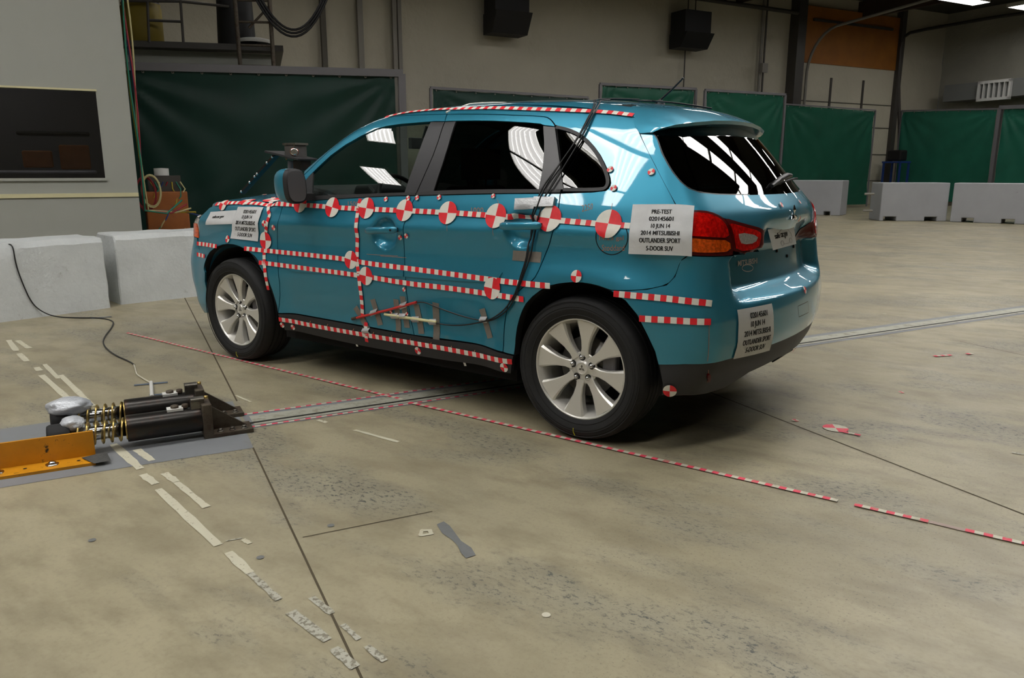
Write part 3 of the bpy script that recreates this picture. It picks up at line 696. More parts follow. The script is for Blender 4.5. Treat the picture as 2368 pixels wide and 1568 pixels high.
def mirror_obj(s):
    c0 = np.array([.80, -.975, 1.17])
    def sell(c, rx, ry, rz, cut0, cut1, ex=2.6, n=20, k=28):
        V = []; 
        for i in range(n+1):
            t = cut0+(cut1-cut0)*i/n; r = max(0., 1-abs(t)**ex)**(1/ex)
            for j in range(k):
                a = 2*math.pi*j/k; cy, cz = math.cos(a), math.sin(a); q = (abs(cy)**3+abs(cz)**3)**(-1/3)
                V.append((c[0]+t*rx, c[1]+cy*q*r*ry-.10*(cz*q*r*rz)*.6, c[2]+cz*q*r*rz))
        F_ = [(i*k+j, i*k+(j+1) % k, (i+1)*k+(j+1) % k, (i+1)*k+j) for i in range(n) for j in range(k)]
        return V, F_, k, n
    V, F_, k, n = sell(c0, .11, .070, .098, -1, .35)
    F_ = F_+[tuple(n*k+j for j in range(k))]
    sc = np.array([1, s, 1])
    e = sharpen(mk('wing_mirror', np.array(V)*sc, F_, paint, car, None, True), 50)
    # black rear bezel and glass
    V, F_, k, n = sell(c0+np.array([.002, 0, -.002]), .11, .072, .100, .15, .42)
    mk('mirror_bezel', np.array(V)*sc, F_+[tuple(n*k+j for j in range(k))], black_pl, e, None, True)
    P = np.array(V[n*k:(n+1)*k]); cc = P.mean(0); G = (P-cc)*.9+cc+np.array([.003, 0, 0])
    mk('mirror_glass', G*sc, [tuple(range(k))], mirror_m, e)
    m = MB(); m.prism([(.68, -.84, 1.085), (.84, -.84, 1.085), (.84, -.84, 1.125), (.68, -.84, 1.135)], (0, -.10, -.0))
    o = m.build('mirror_arm', black_pl, e)
    if s < 0: o.data.transform(Matrix.Scale(-1, 4, (0, 1, 0))); o.data.flip_normals()
    return e
mirror_m = mat('mirror_glass', S(100, 100, 102), .45, .3)
mirror_obj(1)
mR = mirror_obj(-1)
# --- wheels -----------------------------------------------------------------
WZ = .344
def wheel(x, y, s, phase, front=False):
    """s=-1: outer face towards -y"""
    e = bpy.data.objects.new('wheel', None); COL.objects.link(e); e.parent = car; e.location = (x-1.3, y, WZ)
    ax = np.array([0, s, 0.]); O = np.array([x, y, WZ])
    # tyre: axial 0 = outer rim face
    prof = [(-.012, .236), (.006, .243), (.018, .262), (.025, .290), (.020, .315), (.008, .331), (-.006, .339), (-.022, .3425)]
    for g in (-.050, -.088, -.126, -.164):
        prof += [(g+.006, .344), (g+.005, .337), (g-.005, .337), (g-.006, .344)]
    prof += [(-.192, .3425), (-.208, .337), (-.222, .326), (-.238, .300), (-.240, .270), (-.225, .243), (-.205, .236)]
    m = MB(); m.lathe(prof, O, ax, 96); ty = sharpen(m.build('tyre', tyre_m, e), 25)
    m = MB(); m.lathe([(.0205, .326), (.024, .3245), (.0205, .321)][::1], O, ax, 72, 0)
    for r_ in (.262, .300):
        m.lathe([(.0185 if r_ < .27 else .0245, r_+.0025), (.0205 if r_ < .27 else .0262, r_), (.0185 if r_ < .27 else .0245, r_-.0025)], O, ax, 72)
    m.build('sidewall_bead', rubber, ty)
    # rim barrel
    m = MB(); m.lathe([(.004, .243), (.007, .2385), (.002, .2345), (-.010, .231), (-.020, .224), (-.05, .216), (-.12, .205), (-.2, .205), (-.215, .236)], O, ax, 96)
    m.build('rim', alloy, e)
    # spokes
    def pt(r, a, h): return O+ax*h+np.array([math.cos(a)*r, 0, math.sin(a)*r])
    for i in range(8):
        a = R(phase+45*i); V = []; st = [(.060, .024, -.028, .006), (.095, .019, -.024, .008), (.135, .024, -.017, .012), (.175, .036, -.010, .016), (.212, .050, -.006, .020), (.236, .060, -.004, .020)]
        for r_, hw, h, dp in st:
            da = hw/r_
            for aa, hh in ((-da*1.0, h-dp-.02), (-da, h-dp*.4), (-da*.82, h+.001), (da*.82, h+.001), (da, h-dp*.4), (da*1.0, h-dp-.02)): V.append(pt(r_, a+aa, hh))
        n = len(st); F_ = [(i_*6+j, i_*6+j+1, (i_+1)*6+j+1, (i_+1)*6+j) for i_ in range(n-1) for j in range(5)]+[(i_*6+5, i_*6, (i_+1)*6, (i_+1)*6+5) for i_ in range(n-1)]
        sp = mk('spoke', V, F_, alloy, e, None, True); sharpen(sp, 28)
    m = MB(); m.lathe([(-.036, .078), (-.031, .074), (-.030, .042), (-.026, .034), (-.0215, .030), (-.0205, .0265), (-.0225, .0255), (-.0225, .0)], O, ax, 40); hb = sharpen(m.build('hub', alloy, e), 30)
    m = MB()
    for j in range(3):          # three-diamond badge
        a = R(90+120*j); u = np.array([math.cos(a), 0, math.sin(a)]); v = np.array([-math.sin(a), 0, math.cos(a)])
        P = [O+ax*-.0222+u*0+v*0, O+ax*-.0222+u*.009+v*.0052, O+ax*-.0222+u*.018, O+ax*-.0222+u*.009-v*.0052]; m.prism(P, ax*.0012)
    m.build('badge', alloy_in, hb)
    for j in range(5):
        a = R(phase+10+72*j); c = pt(.054, a, -.027)
        m = MB(); m.lathe([(-.004, .017), (.000, .017), (.001, .0125), (-.006, .012)], c, ax, 18, 1); m.lathe([(-.006, .0105), (.010, .0100), (.014, .007), (.015, 0.0005)], c, ax, 6, 0); m.build('lug_nut', [chrome, deep], e)
    # brake
    m = MB(); m.lathe([(-.075, .0), (-.075, .145), (-.095, .145), (-.095, 0)], O, ax, 48); m.build('brake_disc', alloy_in, e)
    m = MB(); m.box(pt(.125, R(5 if not front else 10), -.080), .07, .05, .13); bevel(m.build('brake_caliper', grey_paint, e), .01)
    m = MB(); m.lathe([(-.215, .0), (-.215, .2)], O, ax, 32); m.build('inner_shield', deep, e)
    return e
tm = mat('tyre_tread', S(26, 26, 27), .75); tyre_m = rubber
for x in (0.0, 2.67):
    wheel(x, -.853, -1, 82 if x > 1 else 85, x < 1); wheel(x, .853, 1, 97, x < 1)
# crayon marks at the bottom of the left tyres
for x in (0., 2.67):
    m = MB(); m.tube([(x-.005, -.853-.0195, WZ-.322), (x-.012, -.853-.0245, WZ-.305), (x-.012, -.853-.0255, WZ-.285)], .0022, 6); m.build('crayon_mark', yellow_mark, car, 'yellow crayon mark on the tyre')
# --- wheel housings, underbody -------------------------------------------
def arch(px, top, cx, cz):
    for s in (-1, 1):
        m = MB(); V = []; n = 28
        for i in range(n+1):
            a = R(-12+204*i/n); r_ = .402 if top else .40
            for yv in (.835, .60, .40): V.append((cx+math.cos(a)*r_, s*yv, cz+math.sin(a)*r_*(1.0)))
        F_ = [(i*3+j, i*3+j+1, (i+1)*3+j+1, (i+1)*3+j) for i in range(n) for j in range(2)]
        b = len(V); V += [(cx+math.cos(R(-12+204*i/n))*.41, s*.40, cz+math.sin(R(-12+204*i/n))*.41) for i in range(n+1)]+[(cx, s*.40, cz)]
        F_ += [(b+i, b+i+1, b+n+1) for i in range(n)]
        mk('wheel_housing', V, F_, liner, car, None, True)
arch(0, True, .02, .36); arch(2.67, False, 2.67, .355)
# painted arch return lips
for loop in ([(643, 725), (629, 671), (616, 638), (601, 618), (583, 588), (568, 577), (547, 567), (522, 564), (499, 572), (481, 587), (471, 618), (469, 655)], [(1189, 822), (1194, 769), (1204, 728), (1221, 695), (1261, 664), (1295, 656), (1336, 653), (1376, 659), (1413, 672), (1447, 695), (1474, 728), (1498, 776), (1515, 812), (1523, 843), (1532, 887), (1530, 914)]):
    P = resamp(chaikin(loop3(loop), 2, False), .03, False); n = len(P)
    for s in (1, -1):
        V = np.vstack([P, P+np.array([0, .045, 0])])*np.array([1, s, 1]); mk('arch_lip', V, [(i, i+1, n+i+1, n+i) for i in range(n-1)], black_pl, car, None, True)
m = MB(); m.box((1.33, 0, .26), 1.85, 1.55, .12); m.box((1.33, 0, .29), 3.6, .78, .14)
m.build('underbody', deep, car)
# exhaust silencer
MB().tube([(3.0, .3, .31), (3.0, -.25, .31)], .07, 16).build('silencer', steel_dull, car)
# --- interior ---------------------------------------------------------------
m = MB(); m.box((1.7, 0, .36), 2.5, 1.5, .03); m.box((1.3, .0, .40), 1.6, .24, .2); m.box((2.75, 0, .75), .9, 1.3, .6)
for s in (-1, 1): m.prism([(.5, s*.76, .4), (2.3, s*.76, .4), (2.3, s*.72, 1.10), (.55, s*.74, 1.06)], (0, -s*.05, 0))
m.build('cabin_lining', seat_m, car)
m = MB(); m.prism([(.30, -.70, .75), (.95, -.70, .70), (.98, -.70, .98), (.92, -.70, 1.09), (.75, -.70, 1.14), (.52, -.70, 1.165), (.36, -.70, 1.10)], (0, 1.4, 0)); db = m.build('dashboard', dash_m, car); bevel(db, .03, 3)
m = MB(); m.prism([(.80, -.52, 1.10), (1.0, -.52, 1.05), (1.0, -.52, 1.13), (.95, -.52, 1.17), (.83, -.52, 1.17)], (0, .32, 0)); bevel(m.build('instrument_hood', dash_m, car), .02, 3)
sc_ = np.array([1.10, -.37, 1.065]); sn = np.array([.86, 0, .5]); sn /= np.linalg.norm(sn); su = np.array([0, 1., 0]); sv = np.cross(sn, su)
m = MB(); m.tube([sc_+(su*math.cos(a)+sv*math.sin(a))*.185 for a in np.linspace(0, 2*math.pi, 41)], .014, 10, 0, False); sw = m.build('steering_wheel', dash_m, car)
m = MB(); m.lathe([(-.02, .055), (.012, .05), (.02, .03), (.022, 0)], sc_, sn, 20)
for a in (0, math.pi, -math.pi/2): m.tube([sc_+(su*math.cos(a)+sv*math.sin(a))*.04, sc_+(su*math.cos(a)+sv*math.sin(a))*.18], .013, 8)
m.tube([sc_, sc_-sn*.2], .03, 8); m.build('wheel_hub', dash_m, sw)
def seat(x, y, w=.5, rear=False):
    m = MB(); m.box((x, y, .62), .5, w, .16); o = bevel(m.build('seat_cushion', seat_m, car), .05, 3)
    m = MB(); m.prism([(x+.18, y-w/2, .66), (x+.30, y-w/2, .66), (x+.44, y-w/2+.03, 1.16), (x+.34, y-w/2+.03, 1.18)], (0, w, 0)); bevel(m.build('seat_backrest', seat_m, o), .04, 3)
    for yy in ((0,) if not rear else (-w*.33, 0, w*.33)):
        m = MB(); m.box((x+.43, y+yy, 1.29), .09, .25, .17); m.tube([(x+.42, y+yy-.05, 1.15), (x+.43, y+yy-.05, 1.24)], .007); m.tube([(x+.42, y+yy+.05, 1.15), (x+.43, y+yy+.05, 1.24)], .007)
        bevel(m.build('headrest', seat_m, o), .035, 3)
seat(1.28, -.37); seat(1.28, .37); seat(2.12, 0, 1.25, True)
m = MB(); m.box((1.95, 0, 1.555), 1.5, .95, .012); m.build('headlining', headliner, car)
m = MB(); m.box((.93, 0, 1.43), .03, .24, .07); m.tube([(.93, 0, 1.45), (.97, 0, 1.54)], .01); bevel(m.build('rear_view_mirror', dash_m, car), .015)
# --- badges -----------------------------------------------------------------
def three_diamond(c, size, parent):
    C = loop3([c])[0]; n = grad(C[None])[0]; u = np.array([0, 1., 0]); v = np.cross(n, u)*1.; v = v/np.linalg.norm(v); v = v if v[2] > 0 else -v
    m = MB()
    for j in range(3):
        a = R(90+120*j); d1 = u*math.cos(a)+v*math.sin(a); d2 = -u*math.sin(a)+v*math.cos(a)
        o = C+n*.002
        P = [o+d1*.002, o+d1*size*.5+d2*size*.289, o+d1*size, o+d1*size*.5-d2*size*.289]
        cp = sum(P)/4+n*.012; b = len(m.V)
        Q = [p+n*.004 for p in P]
        m.add(P+Q+[cp], [(0, 1, 5, 4), (1, 2, 6, 5), (2, 3, 7, 6), (3, 0, 4, 7), (4, 5, 8), (5, 6, 8), (6, 7, 8), (7, 4, 8)])
    m.build('three_diamond_emblem', chrome, parent, 'chrome three-diamond emblem')
badge_m = mat('badge_silver', S(205, 205, 205), .4, .2)
three_diamond((1834, 497), .048, car)
def body_text(txt, quad, m_, parent, name, off=.003, bold=.02, h=1., label=None):
    Q = loop3(quad); a, f = text_mesh(txt, 1., bold); a = a-np.array([a[:, 0].min(), a[:, 1].min()]); a = a/a.max(0)
    P = np.array([(Q[0]*(1-u)+Q[1]*u)*v+(Q[3]*(1-u)+Q[2]*u)*(1-v) for u, v in a]); P = onto(P, off); return mk(name, P, f, m_, parent, label=label)
body_text('MITSUBISHI', [(1705, 603), (1750, 596), (1750, 609), (1705, 616)], badge_m, car, 'brand_badge', label='raised silver lettering on the tailgate')
ribbon('dealer_badge', [(1728+13*math.cos(a), 620+8*math.sin(a)) for a in np.linspace(0, 6.283, 17)[:-1]], .004, badge_m, car, off=.002, closed=True, k=1)
for p in ((1795, 580), (1834, 570), (1819, 592)):
    C = pix3([p])[0]; MB().lathe([(.0, .009), (.006, .008), (.007, 0)], C, grad(C[None])[0], 10).build('plate_grommet', deep, car)
# rear wiper
wp = pix3([(1780, 434), (1793, 422), (1808, 414)]); wn = grad(wp)
m = MB(); m.tube([wp[0]+wn[0]*.012, wp[1]+wn[1]*.022, wp[2]+wn[2]*.028, wp[2]+wn[2]*.028+np.array([0.00, .07, .0])], [.009, .014, .015, .010], 10); w_ = m.build('wiper', cable_m, car)
q = pix3([(1783, 432), (1832, 416)]); qn = grad(q)
MB().tube([q[0]+qn[0]*.01, q[1]+qn[1]*.012, q[1]+qn[1]*.012+np.array([0, .05, 0])], .006, 6).build('wiper_blade', rubber, w_)
# --- tape on the body -----------------------------------------------------------
TW = .027; ST = .0275
def tape(c, ph=0, w=TW, lab=None, st=ST): ribbon('measuring_tape', c, w, [red, white], car, off=.0058, stripe=st, phase=ph, label=lab, sm=1)
tape([(500, 473), (530, 470), (560, 470), (640, 472), (700, 474), (800, 482), (900, 486), (1040, 492), (1150, 500), (1275, 509), (1405, 520), (1458, 523)], lab='red and white tape along the shoulder')
tape([(457, 563), (480, 566), (503, 570)]); tape([(457, 588), (475, 593)])
tape([(566, 575), (640, 582), (720, 590), (807, 600), (850, 609), (940, 620), (1040, 633), (1130, 646), (1200, 655), (1273, 661)], lab='upper red and white tape along the doors')
tape([(600, 607), (680, 617), (830, 636), (940, 655), (1040, 666), (1140, 681), (1212, 692)], lab='lower red and white tape along the doors')
tape([(633, 458), (628, 490), (618, 520), (612, 555), (612, 600), (616, 640), (622, 670)])
tape([(835, 460), (828, 490), (826, 530), (826, 590), (832, 640), (838, 690), (840, 735)])
tape([(848, 745), (850, 790)])
tape([(646, 738), (720, 752), (850, 775), (1000, 800), (1110, 822), (1185, 836)], lab='red and white tape along the sill')
tape([(1420, 679), (1480, 685), (1560, 692), (1645, 702)]); tape([(1479, 736), (1560, 741), (1643, 744)])
tape([(1.20, -.60, 1.55), (950, 260), (1000, 255), (1100, 252), (1200, 253), (1300, 256), (1400, 260), (1465, 268)], lab='red and white tape along the roof edge')
# targets:  (pixel, radius m, rotation)
for p, r, rot in [((573, 466), .052, 5), ((630, 464), .060, 5), ((696, 470), .058, 5), ((770, 480), .058, 10), ((849, 482), .060, 5), ((937, 487), .060, 5), ((1037, 493), .060, 0), ((1148, 500), .062, 5), ((1273, 506), .062, 5), ((1408, 518), .064, 5),
                  ((616, 556), .055, 0), ((813, 601), .052, 10), ((848, 638), .052, 5), ((1140, 667), .054, 5), ((1334, 639), .028, 0), ((1549, 903), .029, 0), ((968, 810), .022, 20), ((1167, 849), .024, 0), ((654, 751), .018, 10), ((679, 756), .018, 10),
                  ((1412, 393), .0155, 20), ((1507, 399), .0165, 20), ((1420, 436), .0155, 20), ((1142, 454), .012, 20), ((1017, 457), .014, 20), ((966, 458), .014, 20), ((945, 459), .014, 20), ((894, 461), .014, 20), ((941, 545), .014, 10), ((927, 549), .014, 10), ((634, 526), .017, 10), ((612, 517), .02, 0), ((528, 553), .024, 0), ((612, 452), .017, 20),
                  ((936, 669), .012, 0), ((906, 721), .010, 0), ((943, 725), .010, 0), ((1805, 475), .014, 0), ((1847, 468), .013, 0), ((1846, 506), .013, 0), ((1859, 671), .019, 10), ((1835, 806), .017, 10), ((518, 473), .045, 10)]:
    target(p, r, car, rot)
for p in [(822, 787), (1072, 832)]:
    C = pix3([p])[0]; ribbon('white_marker', [tuple(p), (p[0]+5, p[1]+14)], .016, white, car, off=.002, sm=0)
# paper signs
L5 = [('PRE-TEST', .5, .155, .085, .33), ('020145601', .5, .30, .085, .40), ('10 JUN 14', .5, .445, .085, .31), ('2014 MITSUBISHI', .5, .59, .085, .62), ('OUTLANDER SPORT', .5, .735, .085, .66), ('5-DOOR SUV', .5, .88, .085, .43)]
sheet('paper_sign', [(1465, 475), (1607, 478), (1601, 595), (1455, 589)], car, L5, 'white paper sign with six lines of bold black print over the rear wheel arch', off=.017)
L4 = [('020145601', .56, .15, .11, .50), ('10 JUN 14', .52, .32, .11, .40), ('2014 MITSUBISHI', .52, .50, .11, .74), ('OUTLANDER SPORT', .52, .68, .11, .78), ('5-DOOR SUV', .52, .85, .11, .54)]
sheet('paper_sign', [(1702, 716), (1782, 701), (1777, 810), (1693, 830)], car, L4, 'white paper sign on the bumper corner', off=.006)
sheet('paper_sign', [(552, 479), (611, 480), (598, 559), (534, 552)], car, [(t, u, v, h*1.0, w) for t, u, v, h, w in L4], 'white paper sign on the front fender', off=.006)
pg = sheet('paper_sign', [(489, 490), (549, 486), (538, 518), (477, 520)], car, [('safecar.gov', .4, .4, .2, .44)], 'blank-looking white paper sheet by the headlamp', off=.006)
PQ = [tuple(at_n(p, np.array([1., 0, 0]), 3.328)) for p in ((1775, 531), (1835, 520), (1841, 564), (1787, 579))]
pg = sheet('plate_paper', PQ, car, [('safe', .28, .36, .26, .20), ('car.gov', .55, .38, .20, .28)], 'small white paper sheet with a printed car outline', off=.001, body=False)
# car outline sketch printed on the plate sheet
Qs = np.array(PQ)+np.array([.0018, 0, 0])
def bq(u, v): return (Qs[0]*(1-u)+Qs[1]*u)*(1-v)+(Qs[3]*(1-u)+Qs[2]*u)*v
m = MB()
for cu, cv in ((.42, .78), (.78, .74)): m.tube([bq(cu+.06*math.cos(a), cv+.13*math.sin(a)) for a in np.linspace(0, 6.283, 14)], .0007, 4)
m.tube([bq(u, v) for u, v in ((.48, .84), (.72, .84))], .0007, 4)
m.tube([bq(u, v) for u, v in ((.35, .25), (.5, .1), (.68, .1), (.82, .35), (.86, .6))], .0007, 4)
m.build('printed_outline', greyink, pg)
# pencil notes
for t, q_ in (('2250', [(1345, 475), (1372, 470), (1370, 484), (1346, 490)]), ('1000', [(1090, 480), (1118, 480), (1118, 494), (1090, 494)]), ('14.25 gal', [(1386, 545), (1442, 545), (1442, 558), (1386, 558)]), ('Stoddard', [(1392, 566), (1444, 566), (1444, 580), (1392, 580)]), ('1500', [(805, 466), (830, 466), (830, 476), (805, 476)])):
    body_text(t, q_, pencil, car, 'pencil_note', off=.001, bold=-.008)
for a, b in (((1150, 460), (1155, 474)), ((1141, 520), (1141, 545)), ((1338, 495), (1341, 510)), ((1640, 750), (1636, 835)), ((1416, 470), (1413, 488)), ((1638, 855), (1635, 885)), ((880, 592), (940, 596)), ((848, 588), (920, 592)), ((1034, 520), (1034, 535))):
    ribbon('pencil_line', [a, b], .002, pencil, car, off=.001, k=1, sm=0)
for x in (720, 760, 820, 866, 908, 951, 999, 1046, 1100): ribbon('pencil_line', [(x, 742+(x-720)*.177), (x-4, 750+(x-720)*.177)], .004, pencil, car, off=.0055, k=1, sm=0)
# --- taped test gear on the doors (things of their own) ---------------------------
def body_tube(pts, r, m_, off, name, lab, cat, group=None, k=8, sm=2):
    P = onto(chaikin(loop3(pts), sm, False), off); mm = MB(); mm.tube(P, r, k); o = mm.build(name, m_, None); return tag(o, lab, cat, group)
rd = thing('tape_switch', 'thin red switch tube taped aslant across the lower front door', 'sensor', tuple(pix3([(820, 736)])[0]))
P = onto(loop3([(826, 735), (900, 716), (966, 698)]), .009); MB().tube(P, .0075, 10).build('switch_tube', red_tube, rd); P = onto(loop3([(817, 737), (828, 734)]), .009); MB().tube(P, .009, 10).build('end_cap', brown_steel, rd)
cr = thing('tape_switch', 'cream switch rod taped level across the bottom of both doors', 'sensor', tuple(pix3([(895, 727)])[0]))
P = onto(loop3([(892, 726), (950, 735), (1012, 744)]), .008); MB().tube(P, .008, 10).build('switch_rod', cream_tube, cr)
for i, (a, b, w) in enumerate([((822, 710), (852, 764), .042), ((862, 692), (880, 752), .042), ((916, 692), (922, 766), .040), ((931, 685), (942, 758), .042), ((963, 704), (975, 772), .042), ((1008, 700), (1009, 788), .046), ((1115, 714), (1134, 782), .042)]):
    mid = ((a[0]+b[0])/2, (a[1]+b[1])/2)
    o = ribbon('duct_tape_strip', [a, b], w, duct, None, off=.0022, sm=0, ds=.02)
    tag(o, ['grey duct tape strip holding the low end of the red tube', 'grey duct tape strip second from the front on the front door', 'grey duct tape strip over the front end of the cream rod', 'tall grey duct tape strip just before the door gap', 'grey duct tape strip just behind the door gap', 'widest grey duct tape strip at the rear end of the cream rod', 'grey duct tape strip holding the cables at the rear door corner'][i], 'duct tape', 'duct tape strips on the lower doors')
for i, (p, w) in enumerate([((866, 722), .03), ((934, 706), .03), ((914, 729), .03), ((932, 730), .03), ((962, 737), .03), ((1002, 743), .032), ((848, 764), .034), ((1120, 738), .034)]):
    a, b = (p[0]-8, p[1]+(1 if i > 1 else 3)), (p[0]+8, p[1]-(-1 if i > 1 else 3))
    P = resamp(loop3([a, b]), .01, False); P = onto(P); N = grad(P); V = []
    ks = 7
    for q_, n_ in zip(P, N):
        for j in range(ks): t = (j/(ks-1)-.5)*2; V.append(q_+n_*(.0035+.013*math.exp(-(t*1.6)**2))+np.array([0, 0, 1])*t*.016)
    F_ = [(i_*ks+j, i_*ks+j+1, (i_+1)*ks+j+1, (i_+1)*ks+j) for i_ in range(len(P)-1) for j in range(ks-1)]
    o = mk('silver_tape_wrap', V, F_, silver_tape, None, None, True)
    tag(o, ['shiny silver tape bump over the red tube near its low end', 'shiny silver tape bump over the red tube near its high end', 'shiny silver tape bump on the front end of the cream rod', 'second shiny silver tape bump along the cream rod', 'third shiny silver tape bump along the cream rod', 'rearmost shiny silver tape bump on the cream rod', 'shiny silver tape scrap on the sill cladding', 'shiny silver tape bump over the cables at the rear door corner'][i], 'duct tape', 'silver tape bumps')
o = patch('duct_tape_patch', SIDE, [(1191, 459), (1238, 457), (1236, 483), (1189, 485)], silver_tape, None, off=.002, thick=0, res=.02, gap=0, smooth_n=0, mirror=False); tag(o, 'thin silver tape patch left of the cables at the top of the rear door', 'duct tape')
o = patch('duct_tape_patch', SIDE, [(1238, 457), (1286, 458), (1282, 479), (1236, 480)], silver_tape, None, off=.016, thick=.014, res=.02, gap=0, smooth_n=0, mirror=False); tag(o, 'silver tape patch pinning the black cables at the top of the rear door', 'duct tape')
o = patch('duct_tape_patch', SIDE, [(1187, 579), (1253, 583), (1250, 608), (1185, 602)], duct, None, off=.002, thick=0, res=.02, gap=0, smooth_n=0, mirror=False); tag(o, 'grey duct tape rectangle under the rear door handle', 'duct tape')
# cables
body_tube([(2.62, -.1, 1.6), (2.45, -.42, 1.585), (1378, 248), (1358, 285), (1333, 330), (1295, 385), (1262, 428), (1247, 458), (1240, 480), (1233, 520), (1224, 575), (1212, 625), (1200, 665), (1187, 695), (1168, 718), (1140, 738), (1118, 744), (1070, 752), (1030, 750), (1010, 745)], .0036, cable_m, .011, 'sensor_cable', 'foremost black cable draped from roof to the cream rod', 'cable', 'black cables down the rear door')
body_tube([(2.62, .0, 1.6), (2.50, -.42, 1.58), (1387, 248), (1367, 285), (1340, 335), (1303, 395), (1275, 440), (1261, 458), (1255, 480), (1246, 520), (1234, 575), (1219, 625), (1204, 667), (1190, 698), (1172, 722), (1143, 741), (1120, 741), (1080, 733), (1020, 712), (985, 697), (968, 698)], .0036, cable_m, .012, 'sensor_cable', 'rearmost black cable draped from roof to the red tube', 'cable', 'black cables down the rear door')
body_tube([(2.60, -.2, 1.6), (2.48, -.45, 1.58), (1383, 249), (1362, 287), (1338, 328), (1300, 380), (1266, 434), (1254, 458), (1247, 480), (1237, 530), (1226, 590), (1207, 660), (1178, 712), (1145, 736), (1122, 742)], .0034, cable_m, .017, 'sensor_cable', 'middle black cable lying over the other two', 'cable', 'black cables down the rear door')
body_tube([(1.72, .45, 1.6), (1.72, .1, 1.63), (1.70, -.3, 1.62), (1033, 262)], .005, white, .006, 'roof_wire', 'white wire looped over the front of the roof', 'wire')
body_tube([(2.3, .35, 1.6), (2.5, .0, 1.61), (2.7, -.15, 1.59), (2.86, .1, 1.55)], .0045, cable_m, .014, 'roof_wire', 'black wire running along the rear of the roof', 'wire')
# ================================================================== THE HALL
def struct(o): o['kind'] = 'structure'; return o
# floor
def quad(name, P, m, parent=None): return mk(name, P, [(0, 1, 2, 3)], m, parent)
fl = struct(mk('floor', [EP(-15.4, -16, 0), EP(16, -16, 0), EP(16, 29.6, 0), EP(-15.4, 29.6, 0)], [(0, 1, 2, 3)], floor_m))
def strip(name, pts, w, m, z=.001, parent=fl, wob=0.):
    P = [np.array([p[0], p[1], z]) for p in pts]; V = []
    for i, p in enumerate(P):
        t = P[min(i+1, len(P)-1)]-P[max(i-1, 0)]; t /= np.linalg.norm(t); n = np.array([-t[1], t[0], 0]); k = 1+random.uniform(-wob, wob)
        V += [p+n*w/2*k, p-n*w/2*k]
    return mk(name, V, [(2*i, 2*i+1, 2*i+3, 2*i+2) for i in range(len(P)-1)], m, parent)
def Zp(*px): return [at_z(p) for p in px]
def extend(a, b, k0, k1): d = b-a; return [a-d*k0, a+d*.33, a+d*.66, b+d*k1]
a, b = Zp((585, 1035), (825, 1545)); strip('floor_joint', extend(a, b, 0, 1.5), .0075, joint_m)
a, b = Zp((425, 685), (548, 928)); strip('floor_joint', extend(a, b, .0, 0), .009, joint_m)
a, b = Zp((700, 1243), (1000, 1183)); strip('floor_joint', [a, b], .006, joint_m)
a, b = Zp((1700, 930), (2368, 1190)); strip('floor_joint', extend(a, b, 1.5, 1.0), .009, joint_m)
a, b = Zp((2220, 790), (2368, 822)); strip('floor_joint', [a, b], .006, joint_m)
# painted plate area and the recessed rail
GP = Zp((-200, 1015), (0, 993), (130, 974), (380, 945), (538, 928), (586, 1036), (300, 1080), (0, 1129), (-200, 1160)); 
mk('painted_plate_area', [p+np.array([0, 0, .0012]) for p in GP], [tuple(range(len(GP)))[::-1]], grey_floor_paint, fl)
r0, r1 = 1.69, 1.80
def rq(a0, a1, b0, b1, z): return [EP(a0, b0, z), EP(a1, b0, z), EP(a1, b1, z), EP(a0, b1, z)]
quad('rail_margin', rq(1.62, 1.885, -.96, 9, .0014), grey_floor_paint, fl)
quad('rail_plate', rq(1.685, 1.79, -.93, 9, .0035), rail_plate, fl)
quad('rail_slot', rq(1.79, 1.815, -.96, 9, .0030), slot_m, fl)
quad('rail_plate', rq(1.815, 1.845, -.93, 9, .0034), rail_plate, fl)
def btape(name, A, B, w, lab, parent=None, z=.005, st=.028, m1=None, m2=None, skip=()):
    n = int(np.linalg.norm(B-A)/st); t = (B-A)/np.linalg.norm(B-A); nn = np.array([-t[1], t[0], 0])*w/2; V = []; F_ = []; M = []
    for i in range(n):
        if any(s0 <= i*st <= s1 for s0, s1 in skip): continue
        p, q = A+t*st*i, A+t*st*(i+1); b0 = len(V); V += [p-nn, p+nn, q+nn, q-nn]; F_.append((b0, b0+3, b0+2, b0+1)); M.append(i % 2)
    o = mk(name, np.array(V)+np.array([0, 0, z]), F_, [m1 or fred, m2 or fwhite], parent, M)
    if lab: tag(o, lab, 'floor tape')
    return o
A, B = Zp((300, 770), (935, 925)); A = np.array([A[0], -.858, 0]); B = np.array([B[0], -.885, 0])
btape('floor_tape', A, B, .024, 'long red and white floor tape running from ahead of the car to the rail')
def on_line(x): return np.array([x, -.905+.06*(x-1.62)/(5.4-1.62), 0])
for pa, pb, lab in (((950, 931), (1950, 1164), 'long red and white floor tape from the rail past the rear tyre'), ((1975, 1170), (2150, 1208), 'middle red and white floor tape piece right of the small gap'), ((2232, 1228), (2700, 1330), 'red and white floor tape piece running out at the right edge')):
    btape('floor_tape', on_line(at_z(pa)[0]), on_line(at_z(pb)[0]), .026, lab)
A, B = Zp((2150, 1208), (2232, 1228)); strip('floor_tape_residue', [A, B], .024, mat('faded_pink_residue', S(168, 148, 138), .7), .003)
btape('floor_tape', EP(1.64, -.96), EP(1.64, 1.4), .018, 'worn red and white tape along the far side of the floor rail', z=.003)
btape('floor_tape', EP(1.865, -.96), EP(1.865, .6), .018, 'worn red and white tape along the near side of the floor rail', z=.003)
A, B = Zp((2160, 825), (2205, 822)); btape('floor_tape', A, B, .03, 'short scrap of red and white tape far right on the floor')
A, B = Zp((2235, 820), (2255, 818)); btape('floor_tape', A, B, .03, 'tiniest scrap of red and white tape far right on the floor')
